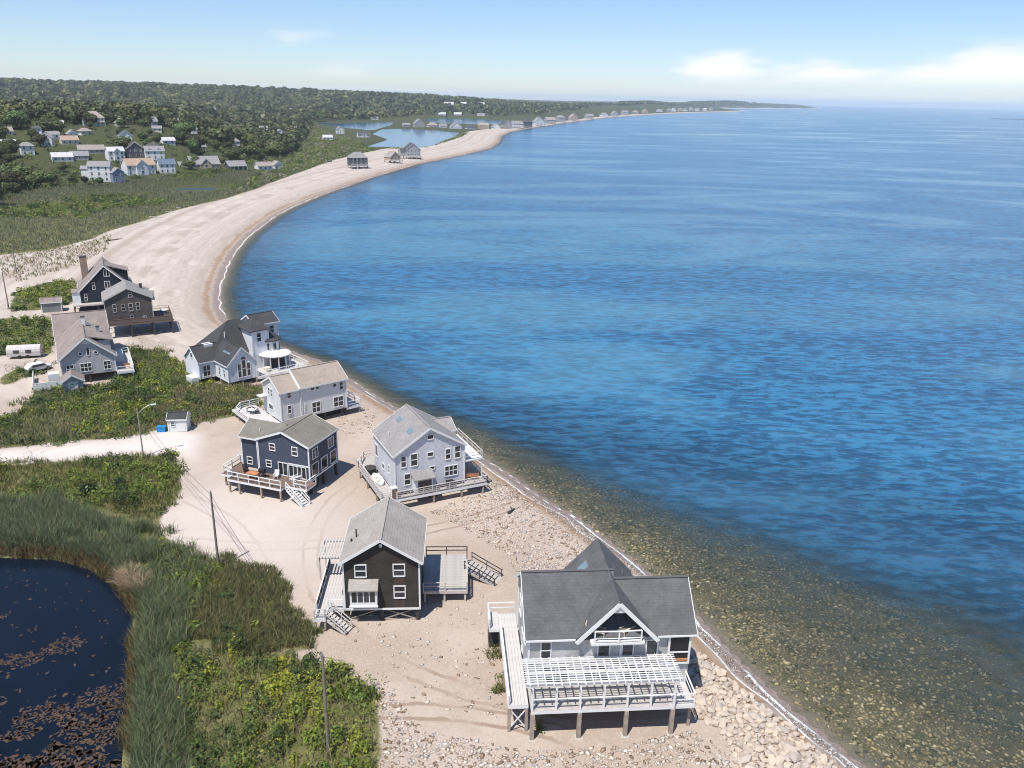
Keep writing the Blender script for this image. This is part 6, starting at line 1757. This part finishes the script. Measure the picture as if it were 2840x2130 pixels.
cs = cs[(ds > .60) & off_pool(cs)]
r_ = np.random.default_rng(86)
mp_.append(leafballs(cs, 1.1 + .9 * r_.random(len(cs)), .9 + 1.3 * r_.random(len(cs)), 26, .62, GRN[:2] + [MAR[1]] + YEL[2:] + GRN[2:], 87))
stuff('marsh_plants', mp_, M_LEAF, 'grey-green marsh grass and dark bushes inland of the long beach', 'marsh plants')
SCRUB = N([(620, 548), (720, 518), (830, 478), (925, 446), (1000, 425), (1060, 414), (1180, 412), (1280, 380), (1300, 366), (1230, 394), (1180, 413), (1010, 411), (1000, 396), (870, 352), (830, 345), (700, 380), (560, 400), (500, 420), (700, 466), (800, 462), (690, 498)])
c = scatter(SCRUB, 6500, 0, 91)
c = c[sdist(c, LAGOON[0]) < -4]
r_ = np.random.default_rng(92)
stuff('coastal_scrub', [leafballs(c, 1.4 + 1.4 * r_.random(len(c)), .8 + 1.7 * r_.random(len(c)) * vnoise(c, 30, 93) * 1.6, 24, 1.0, GRN[:2] + MAR + YEL[2:], 94)], M_LEAF, 'low olive scrub between the village and the beach', 'scrub')

# pieces of weed afloat on the pond
r_ = random.Random(5)
wv, wf = [], []
PV = D([(-60, 1215), (120, 1222), (200, 1245), (245, 1290), (270, 1340), (262, 1400), (266, 1480), (255, 1560), (250, 1700), (-120, 1720)], -1)
wp = scatter(PV, 5200, 0, 101)
wn1, wn2 = vnoise(wp, 2.2, 9), vnoise(wp, 6.0, 10)
fxs = (wp[:, 1] - PV[:, 1].min()) / (PV[:, 1].max() - PV[:, 1].min()); rx = (wp[:, 0] - PV[:, 0].min()) / (PV[:, 0].max() - PV[:, 0].min())
for p, n1, n2, fx, rx_ in zip(wp, wn1, wn2, fxs, rx):
    near = math.exp(-fx * 2.6)
    if n1 * .65 + n2 * .35 + .28 * near + .12 * rx_ < .70 + .22 * fx: 
        if r_.random() > .03: continue
    n = r_.randint(7, 12); s_ = r_.uniform(.07, .2) + .55 * near * r_.random() ** 2.5
    a0 = r_.random() * 6.28; e = r_.uniform(.25, .7); b = len(wv)
    ring = []
    for i in range(n):
        t = 6.283 * i / n; rr = s_ * r_.uniform(.55, 1.25)
        x, y = rr * math.cos(t), rr * e * math.sin(t)
        ring.append((p[0] + x * math.cos(a0) - y * math.sin(a0), p[1] + x * math.sin(a0) + y * math.cos(a0)))
    wv += [(x, y, -.985) for x, y in ring] + [(x, y, -1.02) for x, y in ring]
    wf.append(tuple(range(b, b + n))); wf += [(b + i, b + n + i, b + n + (i + 1) % n, b + (i + 1) % n) for i in range(n)]
tag(MB().poly(wv, wf).build('floating_weed', M_WEED), 'brown patches of weed floating on the dark pond', 'weed', kind='stuff')
# a few standing shrubs one can pick out
for (px, py, rr, hh, lab) in ((338, 1352, 1.5, 1.9, 'round dark green shrub above the bare sand patch by the road'), (330, 1395, 1.5, 2.0, 'round dark green shrub below the bare sand patch'), (240, 1368, 1.3, 1.6, 'dark green shrub left of the bare sand patch')):
    q = P(px, py); o = thing('shrub', lab, 'shrub', (q[0], q[1], h1(q[0], q[1])))
    cc = np.array([[0.0, 0.0], [.5, .3], [-.5, .2], [.1, -.4]])
    r2_ = np.random.default_rng(int(px))
    V, F, C = leafballs(cc + q[:2], np.full(4, rr * .7), np.array([hh, hh * .8, hh * .7, hh * .75]), 170, .22, [(.022, .036, .016), (.03, .048, .02)], int(py))
    V[:, 0] -= q[0]; V[:, 1] -= q[1]; V[:, 2] -= h1(q[0], q[1])
    link('foliage', raw_mesh('foliage', V, F, [M_LEAF], {'col': C}), o)
    MB().tube((0, 0, -.2), (.1, .05, hh * .6), .07, .04, 6).build('stem', M_BARK, o)

# ------------------------------------------------------------------ trees
def tree_meshes(seed):
    r_ = np.random.default_rng(seed)
    Hh = 1.0
    tm = MB(); tm.tube((0, 0, -.05), (.01, 0, .30), .030, .022, 7, False)
    lobes = []
    for k in range(5):
        a = k * 1.257 + r_.random(); e = .16 + .12 * r_.random(); zt = .48 + .22 * r_.random()
        tm.tube((.01, 0, .28), (e * math.cos(a), e * math.sin(a), zt), .018, .007, 5, False)
        lobes.append((e * 1.1 * math.cos(a), e * 1.1 * math.sin(a), zt, .20 + .07 * r_.random()))
    lobes.append((0, 0, .72, .25)); lobes.append((.06 * r_.normal(), .06 * r_.normal(), .42, .26))
    for k in range(5):
        a = r_.random() * 6.28; lobes.append((.22 * math.cos(a), .22 * math.sin(a), .35 + .4 * r_.random(), .15))
    Vs, Cs = [], []
    for (x, y, z, rd) in lobes:
        n = int(900 * rd)
        u = r_.normal(0, 1, (n, 3)); u /= np.linalg.norm(u, axis=1)[:, None]
        rr = rd * (.55 + .5 * r_.random((n, 1)) ** .6)
        c0 = np.array([x, y, z]) + u * rr * np.array([1, 1, .85])
        nr = u + r_.normal(0, .5, (n, 3)) + np.array([0, 0, .3]); nr /= np.linalg.norm(nr, axis=1)[:, None]
        t1 = np.cross(nr, r_.normal(0, 1, (n, 3))); t1 /= np.linalg.norm(t1, axis=1)[:, None]; t2 = np.cross(nr, t1)
        s = (.05 * (.6 + .8 * r_.random(n)))[:, None]
        Vs.append(np.stack([c0 - t1 * s, c0 - t2 * s * .7, c0 + t1 * s, c0 + t2 * s * .7], 1).reshape(-1, 3))
        base = np.array([.085, .108, .034]) * (.7 + .6 * r_.random())
        Cs.append(np.repeat(base * (.7 + .6 * r_.random((n, 1))), 4, 0))
    V = np.vstack(Vs); F = np.arange(len(V)).reshape(-1, 4)
    return tm.mesh('trunk', M_BARK), raw_mesh('crown', V, F, [M_TREE], {'col': np.vstack(Cs)})
TREES = [tree_meshes(200 + i) for i in range(6)]
TREG = N([(-500, 610), (-200, 590), (0, 572), (70, 528), (330, 518), (450, 502), (600, 478), (700, 462), (820, 425), (868, 356), (840, 338), (1000, 334), (1180, 324), (1400, 326), (1500, 322), (1700, 306), (1900, 300.5), (2000, 299.5), (2230, 299.5), (2200, 294), (1700, 282), (1000, 268), (-900, 226)], 0)
def free_of_houses(xy, hgt, rad):
    """leave the houses in view: no tall tree on a house or straight in front of one"""
    d = np.hypot(xy[:, 0], xy[:, 1]); px = CX + 2433 * xy[:, 0] / np.maximum(xy[:, 1], 1)
    ok = np.ones(len(xy), bool)
    for (hx, hy, hw, hd, W) in HOUSE_PX:
        front = (d < hd + W * 0.8) & (d > hd - 8 - np.minimum(hgt * hd / 46.0 * 0.8, 75 + .02 * hd))
        half = hw * .5 + rad * 2300 / np.maximum(d, 1) * .6
        ok &= ~(front & (np.abs(px - hx - 14 * (1 - d / hd)) < half))
    return ok
rt = np.random.default_rng(301)
def tree_field(n, d0, d1, seed, pxmin=-250, pxmax=2250):
    r_ = np.random.default_rng(seed)
    d = d0 * (d1 / d0) ** r_.random(n)
    px = pxmin + (pxmax - pxmin) * r_.random(n)
    xy = np.stack([d * (px - CX) / 2433, d], 1)
    xy[:, 1] = np.sqrt(np.maximum(d ** 2 - xy[:, 0] ** 2, 1)) if False else d / np.sqrt(1 + ((px - CX) / 2433) ** 2)
    xy[:, 0] = xy[:, 1] * (px - CX) / 2433
    ok = inside(xy, TREG) & (sdist(xy, land) > 25)
    for pl in LAGOON: ok &= sdist(xy, pl) < -8
    return xy[ok]
near = tree_field(1500, 300, 760, 302, -250, 900)
hh = 4.5 + 8.5 * rt.random(len(near)) ** 1.3
ok = free_of_houses(near, hh, hh * .4); near, hh = near[ok], hh[ok]
# keep a natural spacing
keep_i = []
for i in np.argsort(np.hypot(near[:, 0], near[:, 1])):
    if all((near[i][0] - near[j][0]) ** 2 + (near[i][1] - near[j][1]) ** 2 > 30 for j in keep_i): keep_i.append(i)
    if len(keep_i) >= 299: break
zt = height(near)
last_d = max(math.hypot(*near[i]) for i in keep_i)
for k, i in enumerate(keep_i):
    o = thing('tree', 'leafy green tree among the village houses inland of the marsh', 'tree', (near[i][0], near[i][1], zt[i]), random.uniform(0, 6.28), 'trees around the village')
    tm_, cm_ = TREES[k % 6]
    s_ = hh[i]; w = s_ * random.uniform(.8, 1.45)
    for nm, m_ in (('trunk', tm_), ('crown', cm_)):
        c_ = link(nm, m_, o); c_.scale = (w, w, s_)
# one bright yellow-green round tree in front
def crown_cloud(xy, hgt, rad, per, size, cols, seed):
    r_ = np.random.default_rng(seed)
    n = len(xy); z = height(xy)
    bi = np.repeat(np.arange(n), per); N_ = n * per
    u = r_.normal(0, 1, (N_, 3)); u /= np.linalg.norm(u, axis=1)[:, None]
    u[:, 2] = np.abs(u[:, 2]) * 1.0 - .15 * r_.random(N_)
    rr = (.7 + .4 * r_.random(N_))[:, None] * rad[bi][:, None]
    c0 = np.stack([xy[bi, 0], xy[bi, 1], z[bi] + hgt[bi] * .45], 1) + u * rr * np.array([1, 1, 0]) + np.stack([np.zeros(N_), np.zeros(N_), u[:, 2] * hgt[bi] * .55], 1)
    nr = u + r_.normal(0, .35, (N_, 3)); nr /= np.linalg.norm(nr, axis=1)[:, None]
    t1 = np.cross(nr, r_.normal(0, 1, (N_, 3))); t1 /= np.linalg.norm(t1, axis=1)[:, None]; t2 = np.cross(nr, t1)
    s = (size * rad[bi] * (.7 + .6 * r_.random(N_)))[:, None]
    V = np.stack([c0 - t1 * s, c0 - t2 * s * .8, c0 + t1 * s, c0 + t2 * s * .8], 1).reshape(-1, 3)
    bc = np.array(cols)[r_.integers(0, len(cols), n)] * (.6 + .8 * r_.random((n, 1)))
    c = bc[bi] * (.7 + .6 * r_.random((N_, 1)))
    return V, np.arange(N_ * 4).reshape(-1, 4), np.repeat(c, 4, 0)
WCOL = [(.062, .082, .03), (.08, .10, .034), (.048, .066, .027), (.10, .112, .042), (.125, .135, .05)]
mid_ = tree_field(7500, last_d * .92, 1500, 303)
hm = 5 + 9 * rt.random(len(mid_)) ** 1.6; ok = free_of_houses(mid_, hm, hm * .4); mid_, hm = mid_[ok], hm[ok]
far_ = tree_field(8500, 1400, 5200, 304)
hf = 6 + 10 * rt.random(len(far_)) ** 1.6; ok = free_of_houses(far_, hf, hf * .5); far_, hf = far_[ok], hf[ok]
vfar = tree_field(4200, 4300, 8500, 305, 1700, 2300)
hv = 9 + 5 * rt.random(len(vfar))
stuff('woodland', [crown_cloud(mid_, hm, hm * .48, 70, .24, WCOL, 306), crown_cloud(far_, hf, hf * .75, 26, .42, WCOL, 307), crown_cloud(vfar, hv, hv * 1.1, 20, .5, WCOL, 308)], M_WOODS, 'continuous dark green woods covering the ridge beyond the village', 'woods')
gb = tree_field(5200, 300, 900, 309, -250, 900)
gd_ = np.hypot(gb[:, 0], gb[:, 1]); okh = np.ones(len(gb), bool); gpx = CX + 2433 * gb[:, 0] / gb[:, 1]
for (hx, hy, hw, hd, W) in HOUSE_PX: okh &= ~((np.abs(gpx - hx) < hw * .5 + 3) & (gd_ > hd - 14) & (gd_ < hd + W))
gb = gb[okh]
stuff('garden_shrubs', [leafballs(gb, 1.2 + 1.6 * rt.random(len(gb)), 1.0 + 2.0 * rt.random(len(gb)) ** 2, 26, .85, GRN + WCOL + YEL[2:], 310)], M_LEAF, 'mixed hedges and undergrowth filling the gaps between the village houses', 'shrubs')
print('trees', len(keep_i), len(mid_), len(far_), len(vfar))

# ------------------------------------------------------------------ sea air
def haze_box():
    m = bpy.data.materials.new('sea_haze'); m.use_nodes = True
    nt = m.node_tree; nt.nodes.clear()
    out = nt.nodes.new('ShaderNodeOutputMaterial'); v = nt.nodes.new('ShaderNodeVolumePrincipled')
    v.inputs['Color'].default_value = (.82, .91, 1.0, 1); v.inputs['Density'].default_value = HAZE
    v.inputs['Anisotropy'].default_value = 0.0
    nt.links.new(v.outputs[0], out.inputs['Volume'])
    o = MB().box(-28000, 28000, -400, 31000, -8.0, 130.0).build('haze', m)
    return tag(o, 'thin sea haze over the whole bay', 'haze', kind='stuff')
HAZE = 6.5e-5
haze_box()
